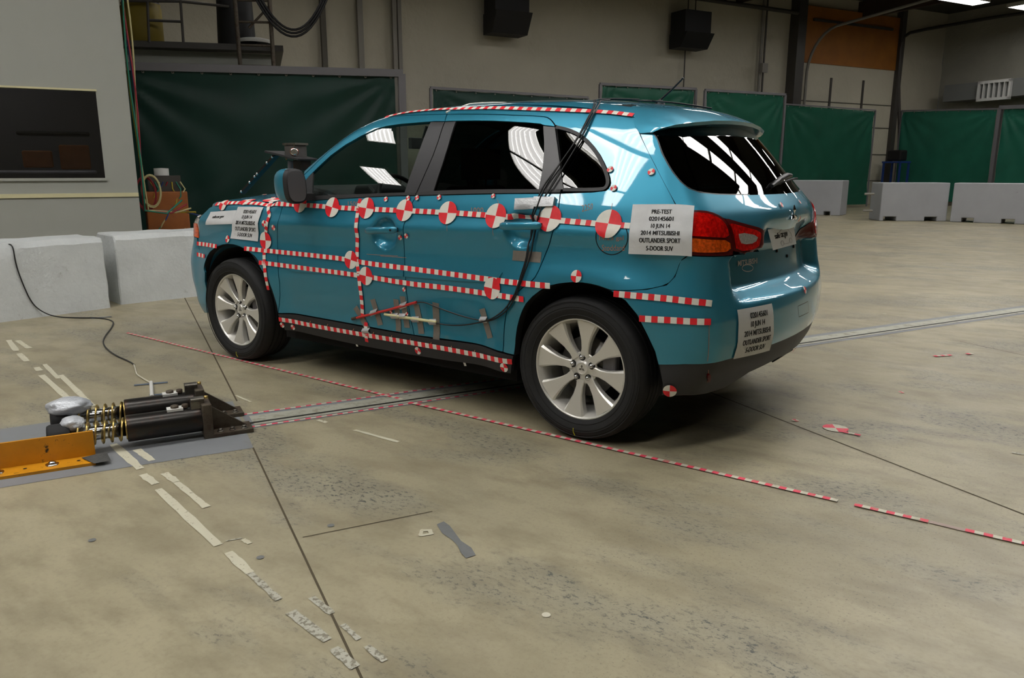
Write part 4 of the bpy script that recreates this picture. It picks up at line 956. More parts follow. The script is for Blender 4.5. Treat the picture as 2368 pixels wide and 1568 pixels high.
A, B = Zp((1948, 1000), (1992, 1009)); btape('floor_tape', A, B, .02, 'faded pink tape remnant beside the worn floor target')
def ftarget(px, r, lab, ph=0.):
    c = at_z(px); m = MB(); k = 24
    V = [c+np.array([0, 0, .003])]+[c+np.array([math.cos(6.28318*j/k+ph)*r, math.sin(6.28318*j/k+ph)*r, .003]) for j in range(k)]
    o = mk('floor_target', V, [(0, 1+j, 1+(j+1) % k) for j in range(k)], [fwhite, fred], None, [(j//6) % 2 for j in range(k)]); tag(o, lab, 'target sticker')
ftarget((1932, 991), .06, 'large worn red and white target sticker on the floor behind the car', .5)
ftarget((1839, 973), .018, 'small red and white target sticker on the floor behind the bumper')
ftarget((2084, 908), .016, 'tiny red and white target scrap alone on the open floor')
# worn paint strokes
for a, b, w, m_ in (((20, 787), (38, 812), .05, mark_m), ((40, 788), (68, 806), .05, mark_m), ((44, 818), (62, 836), .05, mark_m), ((96, 868), (182, 944), .05, mark_m), ((140, 868), (215, 940), .045, mark_m), ((84, 850), (92, 858), .05, mark_m), ((103, 843), (135, 876), .04, mark_m), ((262, 1028), (325, 1085), .05, mark_m), ((316, 1040), (352, 1066), .045, mark_m),
                     ((330, 1098), (360, 1120), .05, mark_m), ((380, 1095), (408, 1115), .045, mark_m), ((408, 1116), (478, 1174), .04, mark_m), ((366, 1132), (505, 1262), .045, mark_m), ((528, 1278), (578, 1326), .045, mark_m), ((578, 1326), (645, 1388), .032, mark_worn), ((672, 1416), (758, 1482), .042, mark_worn), ((772, 1500), (822, 1545), .038, mark_worn), ((720, 1382), (768, 1420), .03, mark_worn), ((792, 1445), (830, 1480), .022, mark_worn), ((848, 1495), (890, 1530), .03, mark_worn),
                     ((820, 995), (922, 1023), .028, mark_m), ((735, 972), (756, 978), .03, mark_m), ((545, 915), (580, 930), .02, mark_m), ((522, 1252), (560, 1245), .01, mark_worn), ((562, 1248), (578, 1258), .026, mark_m), ((950, 930), (895, 915), .03, fwhite), ((2340, 1047), (2368, 1052), .03, mark_worn)):
    A, B = at_z(a), at_z(b); w = w*.72; strip('paint_stroke', [A+(B-A)*t for t in np.linspace(0, 1, 8)], w, m_, .0022, wob=.18)
G = Zp((1010, 1214), (1026, 1207), (1040, 1217), (1052, 1233), (1066, 1252), (1090, 1268), (1100, 1285), (1078, 1292), (1066, 1280), (1058, 1262), (1042, 1247), (1022, 1234))
mk('grey_paint_patch', [p+np.array([0, 0, .0024]) for p in G], [tuple(range(len(G)))[::-1]], patch_grey, fl)
c0 = at_z((984, 1233)); m = MB()
m.add([c0+np.array([math.cos(t)*r*(1+.25*math.sin(3*t)), math.sin(t)*r*(1+.2*math.cos(4*t)), .0024]) for r in (.011, .027) for t in np.linspace(0, 6.283, 25)[:-1]], [(j, (j+1) % 24, 24+(j+1) % 24, 24+j) for j in range(24)]); m.build('paint_ring', mark_m, fl)
for p in ((765, 1216), (213, 1250), (602, 1290), (1263, 1423)):
    c0 = at_z(p); MB().add([c0+np.array([math.cos(t)*.013, math.sin(t)*.013, .0022]) for t in np.linspace(0, 6.283, 13)[:-1]], [tuple(range(12))]).build('floor_spot', patch_grey if p[0] != 1263 else fwhite, fl)

# ---- concrete blocks at the left ------------------------------------------------
def block(name, A, B, h, depth, lab, m_, group, ch=.045, slots=(), seed=1, jag=.006):
    """A->B front base line, seen from the camera; depth goes away from the camera"""
    A = np.array(A, float); B = np.array(B, float); t = B-A; L = np.linalg.norm(t); t /= L; n = np.cross(t, [0, 0, 1.]); 
    if (A-CAMP)@n < 0: n = -n
    bm = bmesh.new(); nx, ny, nz = max(6, int(L/.12)), 4, 6
    o = None
    V = []
    sec = [(0, 0), (0, h-ch), (ch*.8, h), (depth-ch*.8, h), (depth, h-ch), (depth, 0)]
    # refine section
    S2 = []
    for i in range(len(sec)-1):
        a, b = np.array(sec[i]), np.array(sec[i+1]); k = max(1, int(np.linalg.norm(b-a)/.10))
        S2 += [a+(b-a)*j/k for j in range(k)]
    S2.append(np.array(sec[-1])); ns = len(S2)
    xs = [0]+[.012+ (L-.024)*i/nx for i in range(nx+1)]+[L]
    for ix, x in enumerate(xs):
        endc = ix in (0, len(xs)-1)
        for d_, z in S2:
            j = jag*random.uniform(-1, 1); dd = d_+j; zz = z+(0 if z == 0 else jag*random.uniform(-1, 1)); xx = x+jag*.8*random.uniform(-1, 1)
            if endc: dd = min(max(dd, .012), depth-.012); zz = min(zz, h-.012)
            V.append(A+t*xx+n*dd+np.array([0, 0, zz]))
    F_ = [(i*ns+j, i*ns+j+1, (i+1)*ns+j+1, (i+1)*ns+j) for i in range(len(xs)-1) for j in range(ns-1)]
    F_ += [tuple(range(ns))[::-1], tuple((len(xs)-1)*ns+j for j in range(ns))]
    o = mk(name, V, F_, m_, None, None, False); sharpen(o, 30)
    o.data.polygons.foreach_set('use_smooth', [True]*len(o.data.polygons))
    tag(o, lab, 'concrete block', group); return o, A, t, n
A, B = at_z((0, 746)), at_z((256, 712)); A = A+(A-B)*.8
block('concrete_block', A, B, .66, .55, 'large whitewashed concrete block at the left edge with a cable over it', conc_w, 'whitewashed blocks ahead of the car')
A, B = at_z((280, 705)), at_z((462, 685)); B = A+(B-A)*1.6
block('concrete_block', A, B, .66, .55, 'whitewashed concrete block just ahead of the car nose', conc_w, 'whitewashed blocks ahead of the car')
# far blocks with fork slots
def far_block(pxA, pxB, h, depth, lab, slots, flip=False, dir2=None):
    A, B = at_z(pxA), at_z(pxB); t = B-A; L = np.linalg.norm(t); t /= L; n = np.cross(t, [0, 0, 1.])
    if (A-CAMP)@n < 0: n = -n
    if dir2 is not None: n = dir2
    sl = []
    for a, b in slots:
        ua = (at_z((a, (pxA[1]+pxB[1])/2))-A)@t; ub = (at_z((b, (pxA[1]+pxB[1])/2))-A)@t; sl += [(ua, ub)]
    xs = sorted({0., L, *[u for s_ in sl for u in s_]}); m = MB(); hs = .11
    prof = [(0, 0), (xs[-1], 0)]
    loop = [A.copy()]
    for ua, ub in sl: loop += [A+t*ua, A+t*ua+np.array([0, 0, hs]), A+t*ub+np.array([0, 0, hs]), A+t*ub]
    loop += [A+t*L, A+t*L+np.array([0, 0, h]), A+np.array([0, 0, h])]
    m.prism(loop, n*depth); o = m.build('concrete_block', conc_far, None); bm = bmesh.new(); bm.from_mesh(o.data); bmesh.ops.recalc_face_normals(bm, faces=bm.faces); bm.to_mesh(o.data); bm.free()
    bevel(o, .02, 2); tag(o, lab, 'concrete block', 'white painted blocks across the hall'); return A, t, n, L
far_block((2033, 511), (2188, 512), .97, .8, 'white painted block in the middle of the far row', [(2045, 2073), (2136, 2163)])
a = far_block((2196, 513), (2420, 521), .97, .8, 'white painted block at the right edge of the far row', [(2211, 2243), (2315, 2348)])
far_block((1780, 494), (1942, 499), 1.0, .8, 'white painted block half hidden behind the car tail', [(1911, 1928)])
A = at_z((2033, 511))
for z in (.25, .68):
    MB().tube([A+np.array([-.42, .02, z]), A+np.array([-.20, .1, z])], .03, 8).build('lifting_bar', pipe_l, None)
    tag(bpy.context.scene.objects[[o.name for o in COL.objects if o.name.startswith('lifting_bar')][-1]], 'lower steel bar sticking out of the middle far block' if z < .5 else 'upper steel bar sticking out of the middle far block', 'bar')
# ---- walls -------------------------------------------------------------------------
H = 7.4
def wallgrid(name, P0, du, dv, nu, nv, m_, disp, amp, seed=0):
    V = []; n = np.cross(du, dv); n = n/np.linalg.norm(n)
    for j in range(nv+1):
        for i in range(nu+1):
            u, v = i/nu, j/nv; V.append(P0+du*u+dv*v+n*disp(u, v)*amp)
    return mk(name, V, [(j*(nu+1)+i, j*(nu+1)+i+1, (j+1)*(nu+1)+i+1, (j+1)*(nu+1)+i) for j in range(nv) for i in range(nu)], m_, None, None, True)
def sag(u, v): return math.sin(v*23+math.sin(u*17)*1.5+u*6)*.4+math.sin(u*61+v*9)*.3+math.sin(v*55+math.sin(u*40)*2)*.15
struct(wallgrid('wall_back', EP(-15, -16, 0), E2*45.2, np.array([0, 0, H]), 260, 40, tarp, sag, .022))
struct(wallgrid('wall_right', EP(-15, 29.2, 0), E1*31, np.array([0, 0, H]), 180, 40, tarp2, sag, .03))
struct(quad('wall_left', [EP(-15.4, -16, 0), EP(16, -16, 0), EP(16, -16, H), EP(-15.4, -16, H)], tarp2))
struct(quad('wall_front', [EP(16, -16, 0), EP(16, 29.6, 0), EP(16, 29.6, H), EP(16, -16, H)], tarp))
ce = struct(quad('ceiling', [EP(-15.4, -16, H), EP(-15.4, 29.6, H), EP(16, 29.6, H), EP(16, -16, H)], ceil_m))
for i, b_ in enumerate((-12, -6, 0, 6, 12, 18, 24)):       # cross beams
    m = MB(); m.box(EP(.5, b_, H-.35), 31, .14, .6, E1, E2); o = m.build('trim_%d' % (i+1), beam_m); struct(o)
# roller door with header in the back wall near the corner
dr = struct(bpy.data.objects.new('door_1', None)); COL.objects.link(dr)
e = -14.9
def on_back(px, c=e): return at_e1(px, c)
b0, b1 = 20.95, 26.1
dz = on_back((1950, 158))[2]
hdz = 5.05
m = MB(); m.box(EP(-14.86, (b0+b1)/2, hdz/2), .06, b1-b0, hdz, E1, E2); m.build('door_panel', tarp, dr)
for z in (.9, 1.9, 2.9, 3.75): m = MB(); m.box(EP(-14.82, (b0+b1)/2, z), .02, b1-b0, .03, E1, E2); m.build('panel_joint', batten, dr)
for b_ in (22.6, 24.35): m = MB(); m.box(EP(-14.81, b_, 2.3), .03, .09, 4.6, E1, E2); m.build('door_stile', pipe_m, dr)
m = MB(); m.box(EP(-14.84, (b0+b1)/2, hdz+.95), .08, b1-b0+.2, 1.9, E1, E2); m.build('door_header', wood, dr)
m = MB(); m.box(EP(-14.78, (b0+b1)/2, hdz+1.45), .10, b1-b0-.9, .08, E1, E2); m.build('spring_shaft', pipe_m, dr)
for b_, s in ((b0+.25, 1),):
    m = MB(); pts = [EP(-14.72, b_, 0), EP(-14.72, b_, 4.6)]+[EP(-14.72+1.3*(1-math.cos(t)), b_, 4.6+1.5*math.sin(t)) for t in np.linspace(.1, 1.45, 8)]+[EP(-8.5, b_, 6.45)]
    m.tube(pts, .05, 6); m.build('door_track', pipe_l, dr)
def upright(name, px, r, m_, lab, cat='pipe', c=-14.8, z0=0, z1=None, square=False):
    P = at_e1(px, c) if square is not None else None
    b_ = P@E2; z1 = H if z1 is None else z1; mm = MB()
    if square: mm.box(EP(c, b_, (z0+z1)/2), r*2, r*2, z1-z0, E1, E2)
    else: mm.tube([EP(c, b_, z0), EP(c, b_, z1)], r, 8)
    o = mm.build(name, m_, None); return tag(o, lab, cat)
upright('steel_column', (1843, 100), .20, pipe_m, 'dark steel column left of the roller door', 'column', square=True)
upright('steel_column', (2066, 250), .12, pipe_m, 'narrow dark steel column at the right side of the roller door', 'column', square=True)
upright('conduit', (1761, 100), .055, pipe_l, 'left one of the twin conduits between speaker and roller door')
upright('conduit', (1769, 100), .035, pipe_m, 'right one of the twin conduits between speaker and roller door')
upright('conduit', (1583, 150), .022, pipe_m, 'thin vertical rod below the right wall speaker', z1=5.2)
upright('wall_batten', (748, 80), .065, batten, 'darkest vertical batten just right of the ladder', 'batten', square=True)
upright('wall_batten', (833, 80), .07, batten, 'vertical grey batten above the middle of the big curtain', 'batten', square=True).data.materials[0] = pipe_l
upright('wall_batten', (912, 80), .05, pipe_l, 'left one of the paired battens at the big curtain right end', 'batten', square=True)
upright('wall_batten', (924, 80), .05, pipe_l, 'right one of the paired battens at the big curtain right end', 'batten', square=True)
m = MB(); m.box(EP(-14.6, (at_e1((1762, 158), -14.7)@E2), at_e1((1762, 158), -14.7)[2]), .1, .25, .3, E1, E2); tag(m.build('junction_box', pipe_l), 'small junction box on the twin conduits', 'electrical box')
# overhead pipe along back wall top
P0, P1 = at_e1((1640, 0), -14.6), at_e1((1845, 30), -14.6); tag(MB().tube([P0+(P0-P1)*.5, P1], .07, 8).build('overhead_pipe', pipe_m), 'dark pipe along the top of the back wall', 'pipe')
pts = [at_e1(p, -14.7) for p in ((2076, 420), (2080, 300), (2078, 180), (2082, 110), (2090, 86), (2104, 76), (2140, 68))]+[at_e2(p, 28.9) for p in ((2185, 60), (2220, 54), (2300, 40), (2400, 26))]
tag(MB().tube(pts, .06, 8).build('gas_pipe', pipe_m), 'dark pipe bending from the corner up along the right wall', 'pipe')
# wall speakers
def speaker(px0, px1, lab):
    c0 = at_e1(px0, -14.4); c1 = at_e1(px1, -14.4); z0, z1 = c1[2], c0[2]; b_ = (c0@E2+c1@E2)/2; w = 1.05; e_ = thing('wall_speaker', lab, 'speaker', tuple(EP(-14.4, b_, z0)), 'speakers on the back wall')
    zm = z0+(z1-z0)*.36
    m = MB(); m.box(EP(-14.45, b_, (zm+z1)/2), .7, w, z1-zm, E1, E2); m.build('cabinet', speaker_m, e_)
    m = MB(); m.prism([EP(-14.8, b_-w*.53, zm+.04), EP(-13.95, b_-w*.53, zm+.04), EP(-14.25, b_-w*.53, z0), EP(-14.8, b_-w*.53, z0)], E2*w*1.06); m.build('horn_box', speaker_m, e_)
    m = MB(); m.tube([EP(-14.5, b_-.1, z1), EP(-14.5, b_-.1, H)], .02); m.tube([EP(-14.5, b_+.2, z1), EP(-14.5, b_+.2, H)], .02); m.build('hanging_rod', pipe_m, e_)
speaker((1601, 28), (1598, 113), 'black wall speaker hanging right of centre on a rod')
speaker((1175, -45), (1172, 80), 'black wall speaker cut off by the top edge of the picture')
# ---- curtains -----------------------------------------------------------------------
def curtain(A, B, zt0, zt1, z0, lab, m_, frame, fr_m=grey_paint, grom=8, fold=1., seed=0, posts=(1, 1), topbar=True, wd=.07):
    """A,B: floor points of left and right edges"""
    rr = random.Random(seed); e_ = thing('welding_curtain', lab, 'curtain', tuple(A), 'green curtains around the test area'); L = np.linalg.norm(B-A); t = (B-A)/L; n = np.cross(t, [0, 0, 1.])
    if (A-CAMP)@n > 0: n = -n
    nu, nv = 70, 40; V = []; ph = [rr.uniform(0, 6) for _ in range(6)]
    for j in range(nv+1):
        for i in range(nu+1):
            u, v = i/nu, j/nv; zt = zt0+(zt1-zt0)*u; x = u*L; y = (1-v)*zt
            d = .0
            dl, dr_ = math.hypot(x, y*.8), math.hypot(L-x, y*.8)
            al, ar = math.atan2(y, x+.02), math.atan2(y, L-x+.02)
            d += .035*math.exp(-dl/1.1)*math.sin(al*16+ph[0])*min(1, dl*4)+.035*math.exp(-dr_/1.1)*math.sin(ar*16+ph[1])*min(1, dr_*4)
            d += .012*math.sin(x*3.1+y*1.2+ph[2])*math.sin(y*1.7+ph[3])+.008*math.sin(x*9+math.sin(y*2)*1.5+ph[4])*v
            d += .02*math.exp(-((y-zt*.72-.5*(x/L-.5))/.25)**2)*math.sin(x*8+y*5+ph[5])
            V.append(A+t*x+n*d*fold+np.array([0, 0, z0+(zt-z0)*v-(.01*abs(math.sin(u*math.pi*grom)) if v == 1 else 0)]))
    mk('curtain_sheet', V, [(j*(nu+1)+i, j*(nu+1)+i+1, (j+1)*(nu+1)+i+1, (j+1)*(nu+1)+i) for j in range(nv) for i in range(nu)], m_, e_, None, True)
    T0, T1 = A-t*wd+np.array([0, 0, zt0+.03]), B+t*wd+np.array([0, 0, zt1+.03])
    if frame:
        if topbar: MB().box((T0+T1)/2, np.linalg.norm(T1-T0)+wd*.3, wd, wd, (T1-T0)/np.linalg.norm(T1-T0), n).build('top_rail', fr_m, e_)
        for k, (P, z) in enumerate(((A-t*wd, zt0), (B+t*wd, zt1))):
            if posts[k]: MB().box(P+np.array([0, 0, z/2+.02]), wd, wd, z, t, n).build('post', fr_m, e_)
    for i in range(grom+1):
        u = (i+.15)/(grom+.3); P = A+t*L*u+n*.015+np.array([0, 0, zt0+(zt1-zt0)*u-.035]); MB().lathe([(0, .02), (.006, .018), (.006, .008)], P, n, 10).build('grommet', pipe_l, e_)
    return e_
def foot(P): return np.array([P[0], P[1], 0.])
# big curtain left: own plane
dirc = np.array([math.cos(R(54)), math.sin(R(54)), 0]); nn_ = np.array([dirc[1], -dirc[0], 0]); c0 = CAMP+ray((300, 400))*12.6/np.linalg.norm(ray((300, 400))); cc = c0@nn_
A, B = at_n((303, 160), nn_, cc), at_n((912, 174), nn_, cc)
curtain(foot(A)-dirc*.3, foot(B), A[2], B[2], .12, 'biggest and darkest green curtain behind the front of the car', curt_d, True, wd=.11, grom=10, seed=3, posts=(0, 1))
cA = A; cB = B
def cb(pxa, pxb, lab, m_, frame, e1=-13., **k):
    A, B = at_e1(pxa, e1), at_e1(pxb, e1); return curtain(foot(A), foot(B), A[2], B[2], .1, lab, m_, frame, **k)
cb((1001, 206), (1355, 228), 'low green curtain seen just above the car roof', curt_d, True, seed=5, posts=(1, 1), wd=.06)
cb((1393, 197), (1605, 208), 'green curtain behind the roof antenna', curt, True, seed=6)
cb((1635, 211), (1812, 221), 'bright green curtain right of the antenna with a pale left post', curt, True, seed=7, e1=-12.6)
cb((1818, 243), (2023, 257), 'green curtain in front of the roller door', curt, True, seed=8, posts=(0, 1), wd=.04)
def cr_(pxa, pxb, e2, lab, m_, **k):
    A, B = at_e2(pxa, e2), at_e2(pxb, e2); return curtain(foot(A), foot(B), A[2], B[2], .15, lab, m_, True, **k)
cr_((2088, 258), (2306, 254), 26.5, 'green curtain in front of the right wall between corner and grey post', curt_r, seed=9, posts=(1, 0), wd=.05)
cr_((2322, 250), (2480, 246), 25.2, 'green curtain with a grey frame at the right edge', curt_r, seed=10, posts=(1, 1), wd=.12)
# duct and vent on the right wall
dd = thing('air_duct', 'grey duct with a white louvred vent on the right wall', 'duct', tuple(EP(-12, 28.9, 4.0)))
A, B = at_e2((2185, 193), 28.3), at_e2((2500, 187), 28.3); zb_ = at_e2((2250, 230), 28.3)[2]; zt_ = at_e2((2250, 191), 28.3)[2]
m = MB(); m.box(EP((A@E1+B@E1)/2, 28.7, (zt_+zb_)/2), abs(B@E1-A@E1), .8, zt_-zb_, E1, E2); m.build('duct_box', duct_grey, dd)
A, B = at_e2((2266, 192), 28.2), at_e2((2333, 226), 28.2); wv = abs(B@E1-A@E1); hv = A[2]-B[2]; cv = (A+B)/2
m = MB()
for s in (-1, 1): m.box(cv+E1*s*wv/2, .08, .12, hv+.08, E1, E2); m.box(cv+np.array([0, 0, s*hv/2]), wv+.08, .12, .10, E1, E2)
m.build('vent_frame', white_pl, dd)
for i in range(1, 6): m = MB(); m.box(cv+E1*(i/6-.5)*wv, .02, .16, hv, E1*.9+E2*.3, E2); m.build('louvre', white_pl, dd)
# blue cart
P = at_e1((2068, 420), -14.05); e_ = thing('tool_cart', 'blue cart half hidden beside the right curtain', 'cart', tuple(foot(P)))
m = MB()
for i in (-1, 1):
    for j in (-1, 1): m.box(foot(P)+E1*i*.35+E2*j*.25+np.array([0, 0, .8]), .06, .06, 1.6, E1, E2)
m.box(foot(P)+np.array([0, 0, 1.6]), .8, .6, .06, E1, E2); m.box(foot(P)+np.array([0, 0, .3]), .8, .6, .06, E1, E2); m.build('cart_frame', blue_paint, e_)
m = MB(); m.box(foot(P)+np.array([0, 0, 1.85]), .6, .4, .4, E1, E2); tag(bevel(m.build('machine_case', speaker_m), .05), 'black machine on top of the blue cart', 'machine')
# ---- control booth at the left ------------------------------------------------------------
BE = -4.3; bR = at_e1((300, 250), BE)@E2; bT = 4.6
wz0, wz1 = at_e1((120, 412), BE)[2], at_e1((120, 207), BE)[2]; wR = at_e1((231, 300), BE)@E2; wL = wR-2.4
bw = struct(bpy.data.objects.new('wall_booth', None)); COL.objects.link(bw)
def bbox(name, b0_, b1_, z0, z1, m_, c=BE-.06, th=.12, parent=bw):
    m = MB(); m.box(EP(c, (b0_+b1_)/2, (z0+z1)/2), th, b1_-b0_, z1-z0, E1, E2); return m.build(name, m_, parent)
bbox('booth_panel', bR-8, wL, 0, bT, white_paint); bbox('booth_panel', wR, bR, 0, bT, white_paint); bbox('booth_panel', wL, wR, 0, wz0, white_paint); bbox('booth_panel', wL, wR, wz1, bT, white_paint)
m = MB(); m.box(EP(BE-2.1, bR-.05, bT/2), 4.0, .1, bT, E1, E2); m.build('booth_side', white_paint, bw)
m = MB(); m.box(EP(BE-2, bR-4, bT), 4, 8, .1, E1, E2); m.build('booth_roof', white_paint, bw)
wn_ = struct(bpy.data.objects.new('window_1', None)); COL.objects.link(wn_)
mk('window_pane', [EP(BE-.05, wL, wz0), EP(BE-.05, wR, wz0), EP(BE-.05, wR, wz1), EP(BE-.05, wL, wz1)], [(0, 1, 2, 3)], g_booth, wn_)
bbox('window_frame', wL, wR+.01, wz1, wz1+.02, plaster, BE+.0, .03, wn_); bbox('window_sill', wL, wR+.02, wz0-.03, wz0, white_paint, BE+.01, .03, wn_)
bbox('trim_20', bR-6, bR, at_e1((150, 452), BE)[2]-.022, at_e1((150, 452), BE)[2]+.022, plaster, BE+.008, .02, None)['kind'] = 'structure'
# inside the booth
bl = struct(bpy.data.objects.new('booth_fill_mount', None)); COL.objects.link(bl)
m = MB(); m.box(EP(BE-1.4, wR-1.3, 3.1), .6, 1.2, .05, E1, E2); m.build('booth_fill_panel', mat('booth_fill_glow', (1, 1, 1), .5, emit=((1, .97, .9), 1.6)), bl)  # unseen glowing panel, added to brighten the booth interior
m = MB(); m.box(EP(BE-2.6, bR-2.1, 1.6), .1, 4, 3.2, E1, E2); m.build('booth_rear_partition', grey_paint, bw)
def inb(name, px0, px1, c, m_, lab, cat, dpt=.3):
    a_, b_ = at_e1(px0, c), at_e1(px1, c); m = MB(); m.box((a_+b_)/2, dpt, abs((b_-a_)@E2), abs(b_[2]-a_[2]), E1, E2); return tag(bevel(m.build(name, m_), .02), lab, cat)
inb('office_chair', (50, 348), (125, 388), BE-1.2, red_wood, 'left brown chair back seen through the booth window', 'chair', .12)
inb('office_chair', (135, 335), (212, 392), BE-1.3, red_wood, 'right brown chair back seen through the booth window', 'chair', .12)
inb('shelf', (38, 303), (208, 316), BE-2.0, speaker_m, 'dark shelf inside the booth above the chairs', 'shelf')
inb('desk', (-30, 394), (225, 402), BE-.8, grey_paint, 'grey desk inside the booth below the window', 'desk', .7)
# cable bundle hanging on the booth corner
for i in range(5):
    w_ = wires[i]; P = []
    for k in range(14):
        t = k/13; P.append(EP(BE-.12-.03*i, bR+.045+.02*math.sin(t*9+i*2)+.02*(i % 3), 4.3-3.5*t))
    P += [EP(BE-.3-.1*i, bR+.30+.06*i, .75), EP(BE-.5, bR+.5+.05*i, .9-.05*i)]
    o = MB().tube(P, .011, 6).build('hanging_wire', w_); tag(o, ['green', 'red', 'cream', 'yellow', 'blue'][i]+' wire hanging down the corner of the white booth', 'wire')
# crate, junction boards and cable coils behind the blocks
cx = at_n((385, 480), E1, -5.4); e_ = foot(cx)
m = MB(); m.box(e_+np.array([0, 0, .5]), .45, .50, 1.0, E1, E2); tag(bevel(m.build('wooden_crate', red_wood), .015), 'brown wooden cabinet behind the white blocks under a board of wires', 'cabinet')
bx = thing('patch_panel', 'grey wiring panel bristling with coloured plugs on the brown cabinet', 'electrical panel', tuple(e_+np.array([0, 0, 1.0])))
m = MB(); m.box(e_+np.array([0, 0, 1.10]), .3, .38, .2, E1, E2); m.build('panel_box', pipe_m, bx)
for i in range(8):
    P = [e_+E1*.16+E2*(-.17+.05*i)+np.array([0, 0, 1.12])]+[e_+E1*(.18+.05*math.sin(k+i))+E2*(-.17+.05*i+.05*math.sin(k*1.3+i))+np.array([0, 0, 1.12-.09*k]) for k in range(1, 8)]
    MB().tube(P, .009, 5).build('panel_lead', wires[(i*2+3) % 5], bx)
m = MB(); m.lathe([(0, .09), (.09, .09), (.095, 0)], e_-E2*.02+np.array([0, 0, 1.2]), (0, 0, 1), 20); tag(m.build('plastic_tub', white_pl), 'white tub standing on the wiring panel', 'tub')
def coil(c_, r, n, m_, lab, tilt):
    P = []
    for k in range(n*24+1):
        t = k/24*2*math.pi; rr_ = r*(1+.05*math.sin(t*.37)); P.append(c_+E2*math.cos(t)*rr_*.55+np.array([0, 0, math.sin(t)*rr_])+E1*.012*math.sin(t*.21+tilt))
    tag(MB().tube(P, .008, 5).build('cable_coil', m_), lab, 'cable coil', 'coils hung by the booth corner')
coil(at_e1((338, 448), -4.9), .20, 6, wires[1], 'red cable coil hanging beside the booth corner', 0); coil(at_e1((350, 442), -4.85), .19, 6, wires[2], 'cream cable coil hanging beside the red one', 1)
# ---- mezzanine above the big curtain ---------------------------------------------------------
def mz(px, dpt=.0): return at_n(px, nn_, cc-1.2-dpt)
mzn = thing('mezzanine', 'grey mezzanine floor with pipe railing above the big curtain', 'platform', tuple(foot(mz((450, 120)))))
A, B = mz((270, 100)), mz((655, 112)); A2, B2 = mz((270, 150)), mz((633, 158)); A -= dirc*.5; A2 -= dirc*.5
m = MB(); m.box((A+B)/2-nn_*1.0, np.linalg.norm(B-A), 2.0, .09, (B-A)/np.linalg.norm(B-A), nn_); m.build('deck', pipe_m, mzn)
hh = A[2]-A2[2]+.4; m = MB(); m.box((A2+B2)/2+np.array([0, 0, hh/2-.45])-nn_*.3, np.linalg.norm(B2-A2), .05, hh, dirc, nn_); m.build('fascia', white_paint, mzn)
for a_, b_ in (((290, -10), (530, 15)), ((345, 47), (420, 50)), ((338, -60), (345, 98)), ((413, -60), (424, 98)), ((290, 2), (420, 3))):
    MB().tube([mz(a_), mz(b_)], .022, 6).build('railing_pipe', pipe_m, mzn)
for px_, lab in (((330, 65), 'yellow drum with a black top on the mezzanine'),):
    c_ = mz(px_, .4); zb2 = A[2]+.05; m = MB(); m.lathe([(0, .28), (.02, .30), (.55, .30), (.57, .28), (.60, .29), (.62, .27), (.62, 0)], np.array([c_[0], c_[1], zb2]), (0, 0, 1), 28, mats=[0]*4+[1]*2); tag(m.build('drum', [drum_y, speaker_m]), lab, 'drum')
    m = MB(); m.lathe([(0, .27), (.7, .27), (.72, 0)], np.array([c_[0], c_[1], zb2+.62]), (0, 0, 1), 28); tag(m.build('black_barrel', speaker_m), 'black barrel standing on top of the yellow drum', 'barrel')
c_ = mz((548, 95), .3); P = [np.array([c_[0], c_[1], A[2]+.02]), np.array([c_[0], c_[1], A[2]+.9]), np.array([c_[0], c_[1], A[2]+2.2])]
tag(MB().tube(P, [.30, .27, .20], 20).build('rolled_tarp', speaker_m), 'black rolled column standing on the mezzanine by the ladder', 'roll')
# ladder
ld = thing('ladder', 'dirty steel ladder rising past the mezzanine edge', 'ladder', tuple(mz((590, 155), -.4)))
for a_, b_ in (((535, -95), (556, 155)), ((617, -95), (633, 155))): MB().tube([mz(a_, -.4), mz(b_, -.4)], .035, 6).build('ladder_rail', brown_steel, ld)
for y in (152, 104, 50, 0, -50): MB().tube([mz((552-(152-y)*.07, y), -.4), mz((630-(152-y)*.05, y+2), -.4)], .02, 6).build('rung', brown_steel, ld)
MB().tube([mz((575, 65), -.35), mz((622, 15), -.35)], .02, 6).build('ladder_brace', brown_steel, ld)
m = MB(); P = mz((588, 98), .1); m.lathe([(0, .26), (.05, .28), (.07, .2), (.075, 0)], P-np.array([0, 0, .02]), (0, 0, 1), 24); tag(m.build('round_lid', white_pl), 'white round lid lying on the mezzanine edge', 'lid')
for i in range(3):
    c1, c2 = mz((585+i*6, -15), -.5), mz((760-i*5, -12), -.5); P = [c1+(c2-c1)*t-np.array([0, 0, (.62-.05*i)*4*t*(1-t)]) for t in np.linspace(0, 1, 16)]
    tag(MB().tube(P, .02, 6).build('hanging_cable', cable_m), ['lowest', 'middle', 'uppermost'][i]+' of the three black cables sagging right of the ladder', 'cable', 'sagging cables by the ladder')
